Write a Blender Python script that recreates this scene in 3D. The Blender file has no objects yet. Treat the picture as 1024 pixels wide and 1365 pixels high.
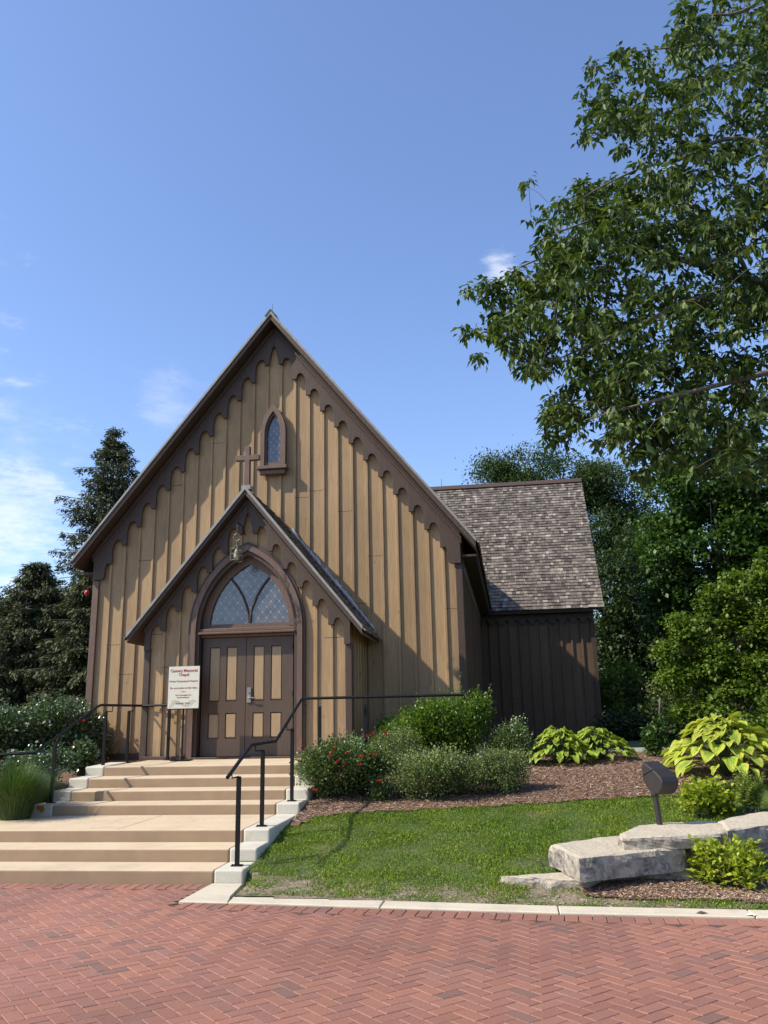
import bpy, bmesh, math, random
import numpy as np
from mathutils import Vector, Matrix, noise
R = math.radians
sc = bpy.context.scene
COL = sc.collection
rnd = random.Random(7)
rng = np.random.default_rng(7)

# ------------------------------------------------------------------ camera
F_PX, PITCH, ROLL, YAW, EYE = 1124.0, .2469, -.0205, -.1433, 1.626
cp, sp, cy_, sy_, cr, sr = math.cos(PITCH), math.sin(PITCH), math.cos(YAW), math.sin(YAW), math.cos(ROLL), math.sin(ROLL)
FW = Vector((sy_*cp, cy_*cp, sp)); RT0 = Vector((cy_, -sy_, 0)); UP0 = RT0.cross(FW)
RT = RT0*cr + UP0*sr; UP = UP0*cr - RT0*sr
CAM = Vector((0, 0, EYE))
cam = bpy.data.cameras.new('camera'); camo = bpy.data.objects.new('camera', cam); COL.objects.link(camo)
camo.matrix_world = Matrix(((RT.x, UP.x, -FW.x, 0), (RT.y, UP.y, -FW.y, 0), (RT.z, UP.z, -FW.z, EYE), (0, 0, 0, 1)))
cam.sensor_fit = 'VERTICAL'; cam.sensor_height = 36; cam.lens = 36*F_PX/1365; cam.clip_end = 2000; cam.clip_start = .05
sc.camera = camo

def ray(x, y): return FW + RT*((x-512)/F_PX) - UP*((y-682.5)/F_PX)
def at(x, y, Y):
    d = ray(x, y); return CAM + d*(Y/d.y)

# ------------------------------------------------------------------ light
SUN = Vector((-2.2, -1.0, 2.3)).normalized()
sl = bpy.data.lights.new('sun', 'SUN'); slo = bpy.data.objects.new('sun', sl); COL.objects.link(slo)
sl.energy = 5.0; sl.angle = R(.53); sl.color = (1, .91, .77)
slo.rotation_euler = (-SUN).to_track_quat('-Z', 'Y').to_euler()
sc.view_settings.view_transform = 'Standard'; sc.view_settings.look = 'None'
sc.view_settings.exposure = 0.42; sc.view_settings.gamma = 1
world = bpy.data.worlds.new('World'); sc.world = world; world.use_nodes = True
wn = world.node_tree; wn.nodes.clear()
def N(t, kind, **kw):
    n = t.nodes.new(kind)
    for k, v in kw.items():
        if k[0] == 'i' and k[1:].isdigit(): n.inputs[int(k[1:])].default_value = v
        else: setattr(n, k, v)
    return n
def mixc(t, fac, a, b, mode='MIX'):
    n = t.nodes.new('ShaderNodeMix'); n.data_type = 'RGBA'; n.blend_type = mode
    for i, v in ((0, fac), (6, a), (7, b)):
        if hasattr(v, 'is_output') or hasattr(v, 'node'): t.links.new(v, n.inputs[i])
        else: n.inputs[i].default_value = v if i == 0 else (*v[:3], 1)
    return n.outputs[2]
def mth(t, op, a, b=0.0, c=None):
    n = t.nodes.new('ShaderNodeMath'); n.operation = op
    for i, v in enumerate((a, b) if c is None else (a, b, c)):
        if hasattr(v, 'node'): t.links.new(v, n.inputs[i])
        else: n.inputs[i].default_value = v
    return n.outputs[0]
sky = N(wn, 'ShaderNodeTexSky', sky_type='NISHITA', sun_disc=False)
sky.sun_elevation = math.asin(SUN.z); sky.sun_rotation = math.atan2(SUN.x, SUN.y)
sky.air_density = 1.0; sky.dust_density = .8; sky.ozone_density = 2.2; sky.altitude = 200
bg = N(wn, 'ShaderNodeBackground'); bg.inputs[1].default_value = .15
wo = N(wn, 'ShaderNodeOutputWorld')
tc = N(wn, 'ShaderNodeTexCoord')
def clouds():
    """thin summer clouds: three patches of fair-weather vapour in the sky, placed by direction"""
    nz = N(wn, 'ShaderNodeTexNoise'); nz.inputs['Scale'].default_value = 7; nz.inputs['Detail'].default_value = 9; nz.inputs['Roughness'].default_value = .58
    mp = N(wn, 'ShaderNodeMapping'); mp.inputs['Scale'].default_value = (1, 1, 3.2)
    wn.links.new(tc.outputs['Generated'], mp.inputs[0]); wn.links.new(mp.outputs[0], nz.inputs['Vector'])
    n2 = N(wn, 'ShaderNodeTexNoise'); n2.inputs['Scale'].default_value = 16; n2.inputs['Detail'].default_value = 7; n2.inputs['Roughness'].default_value = .65
    wn.links.new(mp.outputs[0], n2.inputs['Vector'])
    def warp(wid):
        a = N(wn, 'ShaderNodeVectorMath', operation='SUBTRACT'); wn.links.new(n2.outputs['Color'], a.inputs[0]); a.inputs[1].default_value = (.5, .5, .5)
        b = N(wn, 'ShaderNodeVectorMath', operation='SCALE'); wn.links.new(a.outputs[0], b.inputs[0]); b.inputs['Scale'].default_value = wid*2.6
        c = N(wn, 'ShaderNodeVectorMath', operation='ADD'); wn.links.new(b.outputs[0], c.inputs[0]); wn.links.new(tc.outputs['Generated'], c.inputs[1])
        return c.outputs[0]
    tot = None
    for (px, py, wid, amp, lo) in ((-40, 690, .13, .6, .28), (-60, 610, .13, .4, .34), (225, 535, .05, .2, .36), (668, 362, .026, .5, .32), (930, 300, .10, .4, .5), (-300, 560, .25, .9, .4)):
        d = ray(px, py).normalized()
        v = N(wn, 'ShaderNodeVectorMath', operation='DISTANCE'); wn.links.new(warp(wid), v.inputs[0]); v.inputs[1].default_value = d
        m = N(wn, 'ShaderNodeMapRange', interpolation_type='SMOOTHSTEP'); wn.links.new(v.outputs['Value'], m.inputs[0])
        m.inputs[1].default_value = wid; m.inputs[2].default_value = wid*.1; m.inputs[3].default_value = 0; m.inputs[4].default_value = 1
        q = N(wn, 'ShaderNodeMapRange', interpolation_type='SMOOTHSTEP'); wn.links.new(nz.outputs[0], q.inputs[0])
        q.inputs[1].default_value = lo; q.inputs[2].default_value = lo+.3; q.inputs[3].default_value = 0; q.inputs[4].default_value = amp
        o = mth(wn, 'MULTIPLY', m.outputs[0], q.outputs[0])
        tot = o if tot is None else mth(wn, 'MAXIMUM', tot, o)
    return tot
tint = mixc(wn, 1.0, sky.outputs[0], (1.10, 1.13, 1.28), 'MULTIPLY')
skyc = mixc(wn, clouds(), tint, (5.6, 5.8, 6.2))
wn.links.new(skyc, bg.inputs[0]); wn.links.new(bg.outputs[0], wo.inputs[0])

# ------------------------------------------------------------------ materials
def newmat(name):
    m = bpy.data.materials.new(name); m.use_nodes = True; t = m.node_tree
    return m, t, t.nodes['Principled BSDF']
def noise_n(t, scale, detail=4, rough=.55, vec=None, sc3=None, dist=0):
    n = N(t, 'ShaderNodeTexNoise'); n.inputs['Scale'].default_value = scale; n.inputs['Detail'].default_value = detail
    n.inputs['Roughness'].default_value = rough; n.inputs['Distortion'].default_value = dist
    g = N(t, 'ShaderNodeNewGeometry'); src = g.outputs['Position'] if vec is None else vec
    if sc3:
        mp = N(t, 'ShaderNodeMapping'); mp.inputs['Scale'].default_value = sc3; t.links.new(src, mp.inputs[0]); src = mp.outputs[0]
    t.links.new(src, n.inputs['Vector']); return n.outputs[0]
def ramp(t, v, stops):
    r = N(t, 'ShaderNodeValToRGB'); e = r.color_ramp.elements
    while len(e) < len(stops): e.new(.5)
    for k, (p, c) in enumerate(stops): e[k].position = p; e[k].color = (*c, 1)
    t.links.new(v, r.inputs[0]); return r.outputs[0]
def bump(t, b, h, strength=.3, dist=.01):
    n = N(t, 'ShaderNodeBump'); n.inputs['Strength'].default_value = strength; n.inputs['Distance'].default_value = dist
    t.links.new(h, n.inputs['Height']); t.links.new(n.outputs[0], b.inputs['Normal'])
def mat_wood(name, c1, c2, c3, rough=.75, grain=(14, 14, .9), board=None, stain=.35):
    m, t, b = newmat(name)
    g = noise_n(t, 3.0, 6, .6, sc3=grain)
    col = ramp(t, g, ((.25, c1), (.5, c2), (.78, c3)))
    big = noise_n(t, .9, 4, .6, sc3=(1, 1, .45))
    col = mixc(t, mth(t, 'MULTIPLY', mth(t, 'SUBTRACT', 1.0, ramp(t, big, ((.35, (0, 0, 0)), (.6, (1, 1, 1))))), stain), col, tuple(x*.62 for x in c1))
    if board:
        geo = N(t, 'ShaderNodeNewGeometry'); sx = N(t, 'ShaderNodeSeparateXYZ'); t.links.new(geo.outputs['Position'], sx.inputs[0])
        k = mth(t, 'FLOOR', mth(t, 'DIVIDE', mth(t, 'SUBTRACT', mth(t, 'ADD', sx.outputs[0], mth(t, 'MULTIPLY', sx.outputs[1], 1.0)), board[0]), board[1]))
        wnn = N(t, 'ShaderNodeTexWhiteNoise', noise_dimensions='1D'); t.links.new(k, wnn.inputs['W'])
        hs = N(t, 'ShaderNodeHueSaturation'); t.links.new(col, hs.inputs['Color'])
        t.links.new(mth(t, 'ADD', mth(t, 'MULTIPLY', wnn.outputs[0], .26), .87), hs.inputs['Value']); col = hs.outputs[0]
        w2 = N(t, 'ShaderNodeTexWhiteNoise', noise_dimensions='1D'); t.links.new(mth(t, 'ADD', k, 37.3), w2.inputs['W'])
        dz_ = mth(t, 'ABSOLUTE', mth(t, 'SUBTRACT', sx.outputs[2], mth(t, 'ADD', mth(t, 'MULTIPLY', w2.outputs[0], 6.5), 1.6)))
        col = mixc(t, mth(t, 'MULTIPLY', mth(t, 'LESS_THAN', dz_, .007), .75), col, (.03, .02, .013))
        sp2 = mth(t, 'ADD', mth(t, 'MULTIPLY', sx.outputs[2], 1.0), mth(t, 'MULTIPLY', noise_n(t, 5, 4, .6), .9))
        col = mixc(t, mth(t, 'MULTIPLY', ramp(t, mth(t, 'SUBTRACT', sp2, 1.0), ((.42, (1, 1, 1)), (.95, (0, 0, 0)))), .45), col, (.13, .10, .075))
        kn = N(t, 'ShaderNodeTexVoronoi'); kn.inputs['Scale'].default_value = 1.0   # knots and nail heads
        mp = N(t, 'ShaderNodeMapping'); mp.inputs['Scale'].default_value = (6, 6, 2.2); t.links.new(geo.outputs['Position'], mp.inputs[0]); t.links.new(mp.outputs[0], kn.inputs['Vector'])
        col = mixc(t, ramp(t, kn.outputs['Distance'], ((.0, (.75, .75, .75)), (.07, (.5, .5, .5)), (.1, (0, 0, 0)))), col, tuple(x*.45 for x in c1))
    t.links.new(col, b.inputs['Base Color']); b.inputs['Roughness'].default_value = rough
    bump(t, b, g, .35, .006); return m
def mat_plain(name, c, rough=.6, metal=0, var=.12, scale=9, bmp=.15):
    m, t, b = newmat(name)
    g = noise_n(t, scale, 5)
    t.links.new(ramp(t, g, ((.3, tuple(x*(1-var) for x in c)), (.7, tuple(min(1, x*(1+var)) for x in c)))), b.inputs['Base Color'])
    b.inputs['Roughness'].default_value = rough; b.inputs['Metallic'].default_value = metal
    if bmp: bump(t, b, noise_n(t, scale*6, 3), bmp, .004)
    return m
def mat_attr(name, rough=.8, fine=60, amt=.25, bmp=.3, c_mul=1.0, patch=None):
    """true per-piece colour stored on the faces, plus fine procedural grain"""
    m, t, b = newmat(name)
    a = N(t, 'ShaderNodeAttribute', attribute_name='col')
    g = noise_n(t, fine, 4, .65)
    col = mixc(t, 1.0, a.outputs['Color'], ramp(t, g, ((.3, (1-amt,)*3), (.7, (1+amt,)*3))), 'MULTIPLY')
    if patch: col = mixc(t, mth(t, 'MULTIPLY', ramp(t, noise_n(t, patch[0], 5, .6), ((.5, (0, 0, 0)), (.72, (1, 1, 1)))), patch[1]), col, patch[2])
    t.links.new(col, b.inputs['Base Color']); b.inputs['Roughness'].default_value = rough
    bump(t, b, g, bmp, .003); return m
def mat_leaf(name, cols, rough=.5, transl=.3, spec=.4, attr=False, tcol=None, patch=None):
    m, t, b = newmat(name)
    if attr:
        col = N(t, 'ShaderNodeAttribute', attribute_name='col').outputs['Color']
    else:
        g = N(t, 'ShaderNodeNewGeometry')
        n = len(cols); col = ramp(t, g.outputs['Random Per Island'], [(i/(n-1) if n > 1 else 0, c) for i, c in enumerate(cols)])
    if patch: col = mixc(t, ramp(t, noise_n(t, patch[0], 5, .65), ((.40, (0, 0, 0)), (.62, (1, 1, 1)))), col, mixc(t, 1.0, col, patch[1], 'MULTIPLY'))
    t.links.new(col, b.inputs['Base Color']); b.inputs['Roughness'].default_value = rough; b.inputs['Specular IOR Level'].default_value = spec
    tr = N(t, 'ShaderNodeBsdfTranslucent'); t.links.new(mixc(t, 1.0, col, tcol or (1.25, 1.35, .55), 'MULTIPLY'), tr.inputs[0])
    mx = N(t, 'ShaderNodeMixShader'); mx.inputs[0].default_value = transl
    t.links.new(b.outputs[0], mx.inputs[1]); t.links.new(tr.outputs[0], mx.inputs[2])
    t.links.new(mx.outputs[0], t.nodes['Material Output'].inputs[0]); return m
XC = -4.764
M = {}
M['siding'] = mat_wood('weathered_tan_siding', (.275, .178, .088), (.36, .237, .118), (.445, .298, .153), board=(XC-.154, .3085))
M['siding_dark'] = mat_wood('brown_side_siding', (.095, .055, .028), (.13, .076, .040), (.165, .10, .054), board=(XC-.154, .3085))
M['trim'] = mat_wood('brown_painted_trim', (.045, .026, .015), (.062, .037, .022), (.082, .050, .031), rough=.6, grain=(9, 9, 2), stain=.3)
M['drip'] = mat_plain('grey_drip_edge', (.25, .24, .215), .55, var=.15)
M['door'] = mat_wood('brown_door_paint', (.068, .041, .024), (.085, .053, .032), (.102, .066, .042), rough=.5, grain=(20, 20, 1), stain=.15)
M['panel'] = mat_wood('tan_door_panel', (.27, .18, .095), (.33, .225, .12), (.385, .265, .145), rough=.55, grain=(26, 26, 1), stain=.1)
M['frame'] = mat_wood('redbrown_window_wood', (.10, .057, .037), (.135, .078, .052), (.175, .104, .072), rough=.55, grain=(9, 9, 2), stain=.25)
M['shingle'] = mat_attr('weathered_cedar_shingles', .85, 45, .28, .5)
M['metal'] = mat_plain('black_painted_steel', (.008, .008, .009), .5, 0, .1)
M['metal'].node_tree.nodes['Principled BSDF'].inputs['Specular IOR Level'].default_value = .22
M['steel'] = mat_plain('brushed_steel', (.26, .245, .22), .5, .5)
M['bronze'] = mat_plain('dark_bronze_housing', (.026, .02, .018), .5, .0, .12)
M['flash'] = mat_plain('grey_metal_flashing', (.42, .42, .45), .45, .5, .3)
M['rust'] = mat_plain('orange_rust', (.42, .16, .03), .8)
M['sign'] = mat_plain('cream_sign_panel', (.60, .58, .47), .5, 0, .03)
M['redink'] = mat_plain('red_ink', (.36, .07, .05), .6, bmp=0)
M['darkink'] = mat_plain('brown_ink', (.17, .11, .09), .6, bmp=0)
M['paleink'] = mat_plain('pale_ochre_ink', (.48, .42, .27), .6, bmp=0)
M['brass'] = mat_plain('aged_brass', (.16, .14, .09), .5, .5)
M['lampglass'] = mat_plain('cream_lamp_glass', (.34, .31, .20), .3, 0, .1, bmp=0)
M['red'] = mat_plain('red_plastic', (.55, .02, .03), .35, bmp=0)
M['bark'] = mat_wood('grey_brown_bark', (.085, .068, .05), (.15, .12, .09), (.23, .19, .145), .9, (6, 6, 2))
M['twig'] = mat_plain('twig_bark', (.105, .085, .06), .85)
M['stem'] = mat_plain('green_stem', (.06, .09, .03), .7)
def mat_concrete(name, c, stain, riser=None):
    m, t, b = newmat(name)
    g = noise_n(t, 2.2, 7, .65); f = noise_n(t, 90, 3, .7)
    col = ramp(t, g, ((.28, tuple(x*.84 for x in c)), (.5, c), (.75, tuple(min(1, x*1.1) for x in c))))
    col = mixc(t, mth(t, 'MULTIPLY', ramp(t, noise_n(t, 6, 6, .7), ((.56, (0, 0, 0)), (.74, (1, 1, 1)))), .45), col, stain)
    col = mixc(t, 1.0, col, ramp(t, f, ((.25, (.86,)*3), (.6, (1.04,)*3))), 'MULTIPLY')
    if riser:   # vertical faces take the darker, browner riser colour
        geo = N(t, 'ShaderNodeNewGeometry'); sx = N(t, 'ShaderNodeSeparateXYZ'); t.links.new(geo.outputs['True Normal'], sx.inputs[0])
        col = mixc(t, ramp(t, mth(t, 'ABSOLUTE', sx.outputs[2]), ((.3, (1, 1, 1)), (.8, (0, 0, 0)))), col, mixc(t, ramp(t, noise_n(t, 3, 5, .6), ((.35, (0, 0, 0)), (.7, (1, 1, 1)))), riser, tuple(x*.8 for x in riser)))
    t.links.new(col, b.inputs['Base Color']); b.inputs['Roughness'].default_value = .85
    bump(t, b, f, .25, .003); return m
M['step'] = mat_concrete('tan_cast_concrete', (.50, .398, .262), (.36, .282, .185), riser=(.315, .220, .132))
M['cheek'] = mat_concrete('pale_concrete', (.50, .47, .38), (.33, .31, .24))
M['curb'] = mat_concrete('buff_concrete_curb', (.50, .445, .335), (.36, .31, .22))
def mat_glass(name, cell, cx):
    """dark leaded glass: diamond lattice of pale lead came with small bright bosses"""
    m, t, b = newmat(name)
    geo = N(t, 'ShaderNodeNewGeometry'); s = N(t, 'ShaderNodeSeparateXYZ'); t.links.new(geo.outputs['Position'], s.inputs[0])
    x = mth(t, 'DIVIDE', mth(t, 'SUBTRACT', s.outputs[0], cx), cell); z = mth(t, 'DIVIDE', s.outputs[2], cell*1.25)
    u = mth(t, 'PINGPONG', mth(t, 'ADD', x, z), .5); v = mth(t, 'PINGPONG', mth(t, 'SUBTRACT', x, z), .5)
    mn = mth(t, 'MINIMUM', u, v); mxx = mth(t, 'MAXIMUM', u, v)
    line = mth(t, 'LESS_THAN', mn, .028); dot = mth(t, 'LESS_THAN', mxx, .085)
    geo2 = noise_n(t, 5, 3)
    gl = mixc(t, ramp(t, geo2, ((.35, (0, 0, 0)), (.65, (1, 1, 1)))), (.04, .04, .042), (.095, .088, .086))
    col = mixc(t, line, gl, (.13, .13, .13)); col = mixc(t, dot, col, (.34, .34, .32))
    t.links.new(col, b.inputs['Base Color']); b.inputs['Roughness'].default_value = .12; b.inputs['Specular IOR Level'].default_value = 1.0
    bump(t, b, noise_n(t, 9, 3), .25, .02); return m
M['glass'] = mat_glass('leaded_glass', .16, XC); M['glass_small'] = mat_glass('small_leaded_glass', .13, XC)

# ------------------------------------------------------------------ object helpers
def wpos(o):
    p = Vector((0, 0, 0))
    while o is not None: p = p+o.location; o = o.parent
    return p
def tag(o, label=None, cat=None, group=None, kind=None):
    for k, v in (('label', label), ('category', cat), ('group', group), ('kind', kind)):
        if v: o[k] = v
    return o
def thing(name, loc, label, cat, group=None):
    o = bpy.data.objects.new(name, None); COL.objects.link(o); o.location = loc; o.empty_display_size = .2
    return tag(o, label, cat, group)
def mesh_obj(name, V, Fc, mat, parent=None, base=None, fcol=None, smooth=False):
    V = np.asarray(V, dtype=np.float32).reshape(-1, 3)
    org = wpos(parent) if parent is not None else Vector(base or (0, 0, 0))
    V = V - np.array(org, dtype=np.float32)
    me = bpy.data.meshes.new(name)
    if isinstance(Fc, np.ndarray):
        nf, k = Fc.shape
        me.vertices.add(len(V)); me.vertices.foreach_set('co', V.ravel())
        me.loops.add(nf*k); me.loops.foreach_set('vertex_index', Fc.ravel().astype(np.int32))
        me.polygons.add(nf); me.polygons.foreach_set('loop_start', np.arange(nf, dtype=np.int32)*k)
        me.update(calc_edges=True)
    else:
        me.from_pydata(V.tolist(), [], Fc); me.update()
    if fcol is not None:
        a = me.attributes.new('col', 'FLOAT_COLOR', 'FACE'); c = np.ones((len(me.polygons), 4), np.float32); c[:, :3] = np.asarray(fcol); a.data.foreach_set('color', c.ravel())
    if smooth: me.polygons.foreach_set('use_smooth', np.ones(len(me.polygons), bool))
    me.materials.append(mat)
    o = bpy.data.objects.new(name, me); COL.objects.link(o)
    if parent is not None: o.parent = parent
    else: o.location = org
    return o
class MB:
    def __init__(s): s.v = []; s.f = []; s.c = []
    def add(s, vs, fs, c=None):
        k = len(s.v); s.v += [tuple(p) for p in vs]; s.f += [tuple(i+k for i in f) for f in fs]
        if c is not None: s.c += [c]*len(fs)
    def box(s, x0, x1, y0, y1, z0, z1, c=None):
        s.add([(x0, y0, z0), (x1, y0, z0), (x1, y1, z0), (x0, y1, z0), (x0, y0, z1), (x1, y0, z1), (x1, y1, z1), (x0, y1, z1)],
              [(0, 3, 2, 1), (4, 5, 6, 7), (0, 1, 5, 4), (1, 2, 6, 5), (2, 3, 7, 6), (3, 0, 4, 7)], c)
    def hexa(s, p, c=None):   # 8 points, bottom ring then top ring
        s.add(p, [(0, 3, 2, 1), (4, 5, 6, 7), (0, 1, 5, 4), (1, 2, 6, 5), (2, 3, 7, 6), (3, 0, 4, 7)], c)
    def prism(s, pts, axis, a, b):
        """polygon given in the plane across the axis ('y': (x,z), 'x': (y,z), 'z': (x,y)), extruded from a to b"""
        mk = {'y': lambda p, t: (p[0], t, p[1]), 'x': lambda p, t: (t, p[0], p[1]), 'z': lambda p, t: (p[0], p[1], t)}[axis]
        n = len(pts)
        area = sum(pts[i][0]*pts[(i+1) % n][1]-pts[(i+1) % n][0]*pts[i][1] for i in range(n))
        if area < 0: pts = pts[::-1]
        vs = [mk(p, a) for p in pts]+[mk(p, b) for p in pts]
        s.add(vs, [tuple(range(n)), tuple(range(2*n-1, n-1, -1))]+[(i+n, (i+1) % n+n, (i+1) % n, i) for i in range(n)])
    def tube(s, pts, r, n=8, r2=None, cap=True):
        pts = [Vector(p) for p in pts]; k = len(s.v); m = len(pts); up = Vector((0, 0, 1))
        for i, p in enumerate(pts):
            d = (pts[min(i+1, m-1)]-pts[max(i-1, 0)]).normalized()
            a = d.cross(up if abs(d.z) < .95 else Vector((1, 0, 0))).normalized(); b = d.cross(a)
            rr = r if r2 is None else r+(r2-r)*i/(m-1)
            for j in range(n):
                t = 2*math.pi*j/n; s.v.append(tuple(p+a*math.cos(t)*rr+b*math.sin(t)*rr))
        for i in range(m-1):
            for j in range(n): s.f.append((k+i*n+j, k+i*n+(j+1) % n, k+(i+1)*n+(j+1) % n, k+(i+1)*n+j))
        if cap: s.f.append(tuple(k+j for j in range(n))[::-1]); s.f.append(tuple(k+(m-1)*n+j for j in range(n)))
    def lathe(s, c, prof, n=16):
        k = len(s.v); m = len(prof)
        for (r, z) in prof:
            for j in range(n):
                t = 2*math.pi*j/n; s.v.append((c[0]+r*math.cos(t), c[1]+r*math.sin(t), c[2]+z))
        for i in range(m-1):
            for j in range(n): s.f.append((k+i*n+j, k+i*n+(j+1) % n, k+(i+1)*n+(j+1) % n, k+(i+1)*n+j))
        s.f.append(tuple(k+j for j in range(n))[::-1]); s.f.append(tuple(k+(m-1)*n+j for j in range(n)))
    def build(s, name, mat, parent=None, base=None, bevel=0, smooth=False, fix=True, seg=1):
        o = mesh_obj(name, s.v, s.f, mat, parent, base, s.c if s.c else None, smooth)
        if fix and not s.c:
            bm = bmesh.new(); bm.from_mesh(o.data); bmesh.ops.recalc_face_normals(bm, faces=bm.faces[:]); bm.to_mesh(o.data); bm.free()
        if bevel:
            m = o.modifiers.new('bevel', 'BEVEL'); m.width = bevel; m.segments = seg; m.limit_method = 'ANGLE'; m.angle_limit = R(40)
        return o
def structure(o): o['kind'] = 'structure'; return o

# ------------------------------------------------------------------ terrain
def tz(x, y):
    P = ((-50, -.02), (8.2, -.02), (8.55, .025), (9.4, .10), (11.6, .45), (14, .84), (16.5, 1.02), (20, 1.06), (60, 1.1), (4000, 1.1))
    for (a, za), (b, zb) in zip(P, P[1:]):
        if y <= b:
            z = za+(zb-za)*max(0, (y-a))/(b-a); break
    if x < -2.8 and y < 9.46: return -.04

    if 8.5 < y < 20: z += .018*noise.noise(Vector((x*.9, y*.9, 0)))*min(1, (y-8.5))
    if x > 1.2 and 8.6 < y < 11: z -= .10*min(1, (x-1.2)/.8)*max(0, 1-abs(y-9.4)/.9)*1.0 if y < 9.75 else 0
    return z
def ground(px, py):
    """where the sight line through a pixel meets the terrain"""
    d = ray(px, py); lo = 2.0; hi = None; p = None; t = 3.0
    while t < 200:
        q = CAM+d*t
        if q.z <= tz(q.x, q.y): hi = t; break
        lo = t; t *= 1.01
    if hi is None: return CAM+d*60
    for _ in range(25):
        mid = (lo+hi)/2; q = CAM+d*mid
        if q.z <= tz(q.x, q.y): hi = mid
        else: lo = mid
    return CAM+d*hi
def sheet(name, xs, ys, mat, dz=0, keep=None, kind='structure', zf=tz):
    V = []; idx = {}; Fc = []
    for j, y in enumerate(ys):
        for i, x in enumerate(xs): V.append((x, y, zf(x, y)+dz))
    n = len(xs)
    for j in range(len(ys)-1):
        for i in range(n-1):
            if keep and not keep((xs[i]+xs[i+1])/2, (ys[j]+ys[j+1])/2): continue
            Fc.append((j*n+i, j*n+i+1, (j+1)*n+i+1, (j+1)*n+i))
    o = mesh_obj(name, V, Fc, mat); o['kind'] = kind
    return o
def frange(a, b, s): return list(np.arange(a, b+s*.5, s))
def mat_ground():
    m, t, b = newmat('lawn_soil')
    g = noise_n(t, 1.6, 6, .6); f = noise_n(t, 40, 4, .7)
    soil = ramp(t, f, ((.3, (.085, .055, .036)), (.55, (.20, .145, .10)), (.8, (.36, .29, .21))))
    grass = ramp(t, f, ((.3, (.03, .05, .012)), (.7, (.085, .12, .03))))
    t.links.new(mixc(t, ramp(t, g, ((.30, (0, 0, 0)), (.44, (1, 1, 1)))), soil, grass), b.inputs['Base Color']); b.inputs['Roughness'].default_value = .95
    bump(t, b, f, .6, .02); return m
M['ground'] = mat_ground()
def mat_soil():
    m, t, b = newmat('dry_bare_soil')
    f = noise_n(t, 45, 5, .7); g = noise_n(t, 4, 5, .6)
    col = ramp(t, f, ((.3, (.10, .068, .045)), (.52, (.235, .175, .125)), (.75, (.40, .32, .235))))
    t.links.new(mixc(t, ramp(t, g, ((.46, (0, 0, 0)), (.6, (1, 1, 1)))), col, ramp(t, f, ((.3, (.04, .055, .016)), (.7, (.12, .14, .05))))), b.inputs['Base Color']); b.inputs['Roughness'].default_value = .95
    bump(t, b, f, .8, .015); return m
M['soil'] = mat_soil()
def mat_mulch():
    m, t, b = newmat('shredded_bark_mulch')
    f = noise_n(t, 55, 5, .7, sc3=(1, 1.6, 1)); g = noise_n(t, 3, 3)
    col = ramp(t, f, ((.28, (.04, .022, .012)), (.46, (.15, .085, .05)), (.62, (.27, .165, .105)), (.8, (.42, .29, .20))))
    t.links.new(mixc(t, 1.0, col, ramp(t, g, ((.3, (.8,)*3), (.7, (1.1,)*3))), 'MULTIPLY'), b.inputs['Base Color']); b.inputs['Roughness'].default_value = .95
    bump(t, b, f, 1.0, .02); return m
M['mulch'] = mat_mulch(); M['chips'] = mat_attr('loose_bark_chips', .9, 80, .2, .3)
xs = [-900, -300, -120, -60, -35, -22] + frange(-15, 15, .15) + [22, 35, 60, 120, 300, 900]
ys = [-300, -80, -20, -6, 0, 4, 7] + frange(8.2, 20, .1) + [23, 27, 33, 45, 70, 120, 300, 900, 1600]
structure(sheet('ground', xs, ys, M['ground'], -.014, keep=lambda x, y: not (-14.9 < x < -3.2 and 7 < y < 15.9) and not (-3.2 < x < -2.9 and 7 < y < 9.4) or (x < -6.9 and y > 11.7)))

# lawn edge (towards the mulch) and curb edges as functions of x
def lerp(t, pts):
    for (a, va), (b, vb) in zip(pts, pts[1:]):
        if t <= b: return va+(vb-va)*max(0, (t-a))/(b-a)
    return pts[-1][1]
EDGE = []
for p in ((403, 1100), (412, 1092), (460, 1085), (520, 1082), (580, 1079), (640, 1076), (700, 1072), (760, 1069), (830, 1064), (900, 1060), (935, 1050)):
    g = ground(*p); EDGE.append((g.x, g.y))
EDGE = [(-3.0, EDGE[0][1]-.1)]+EDGE+[(4, EDGE[-1][1]+.2), (9, EDGE[-1][1]+.5)]
CB = ((-12, 9.0), (-3.3, 8.44), (.3, 8.08), (2.0, 7.99), (9, 7.55))      # street face of the curb
def edge_y(x): return lerp(x, EDGE)
def curb_y(x): return lerp(x, CB)
def mulch_front(x, y):   # mulch pocket in front of the ledge stones
    return x > .55 and y < 9.5 and y > curb_y(x)+.55+.25*noise.noise(Vector((x*1.3, 0, 3)))
structure(sheet('mulch_bed', frange(-2.96, 9, .08), frange(9, 17, .08), M['mulch'], .012,
    keep=lambda x, y: y > edge_y(x)+.05*noise.noise(Vector((x*4, y*4, 1)))))
structure(sheet('bare_soil', frange(-2.88, 6, .08), frange(8.2, 9.7, .06), M['soil'], -.004, keep=lambda x, y: curb_y(x)+.24 < y < curb_y(x)+.95+.35*noise.noise(Vector((x*1.4, y, 12)))))
structure(sheet('mulch_pocket', frange(.5, 6, .06), frange(8.2, 9.8, .06), M['mulch'], .012, keep=mulch_front))
structure(sheet('planting_bed', frange(-12, -6.95, .2), frange(11.0, 17, .2), M['mulch'], .02, keep=lambda x, y: y > 11.9 or x < -7.6))

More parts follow.
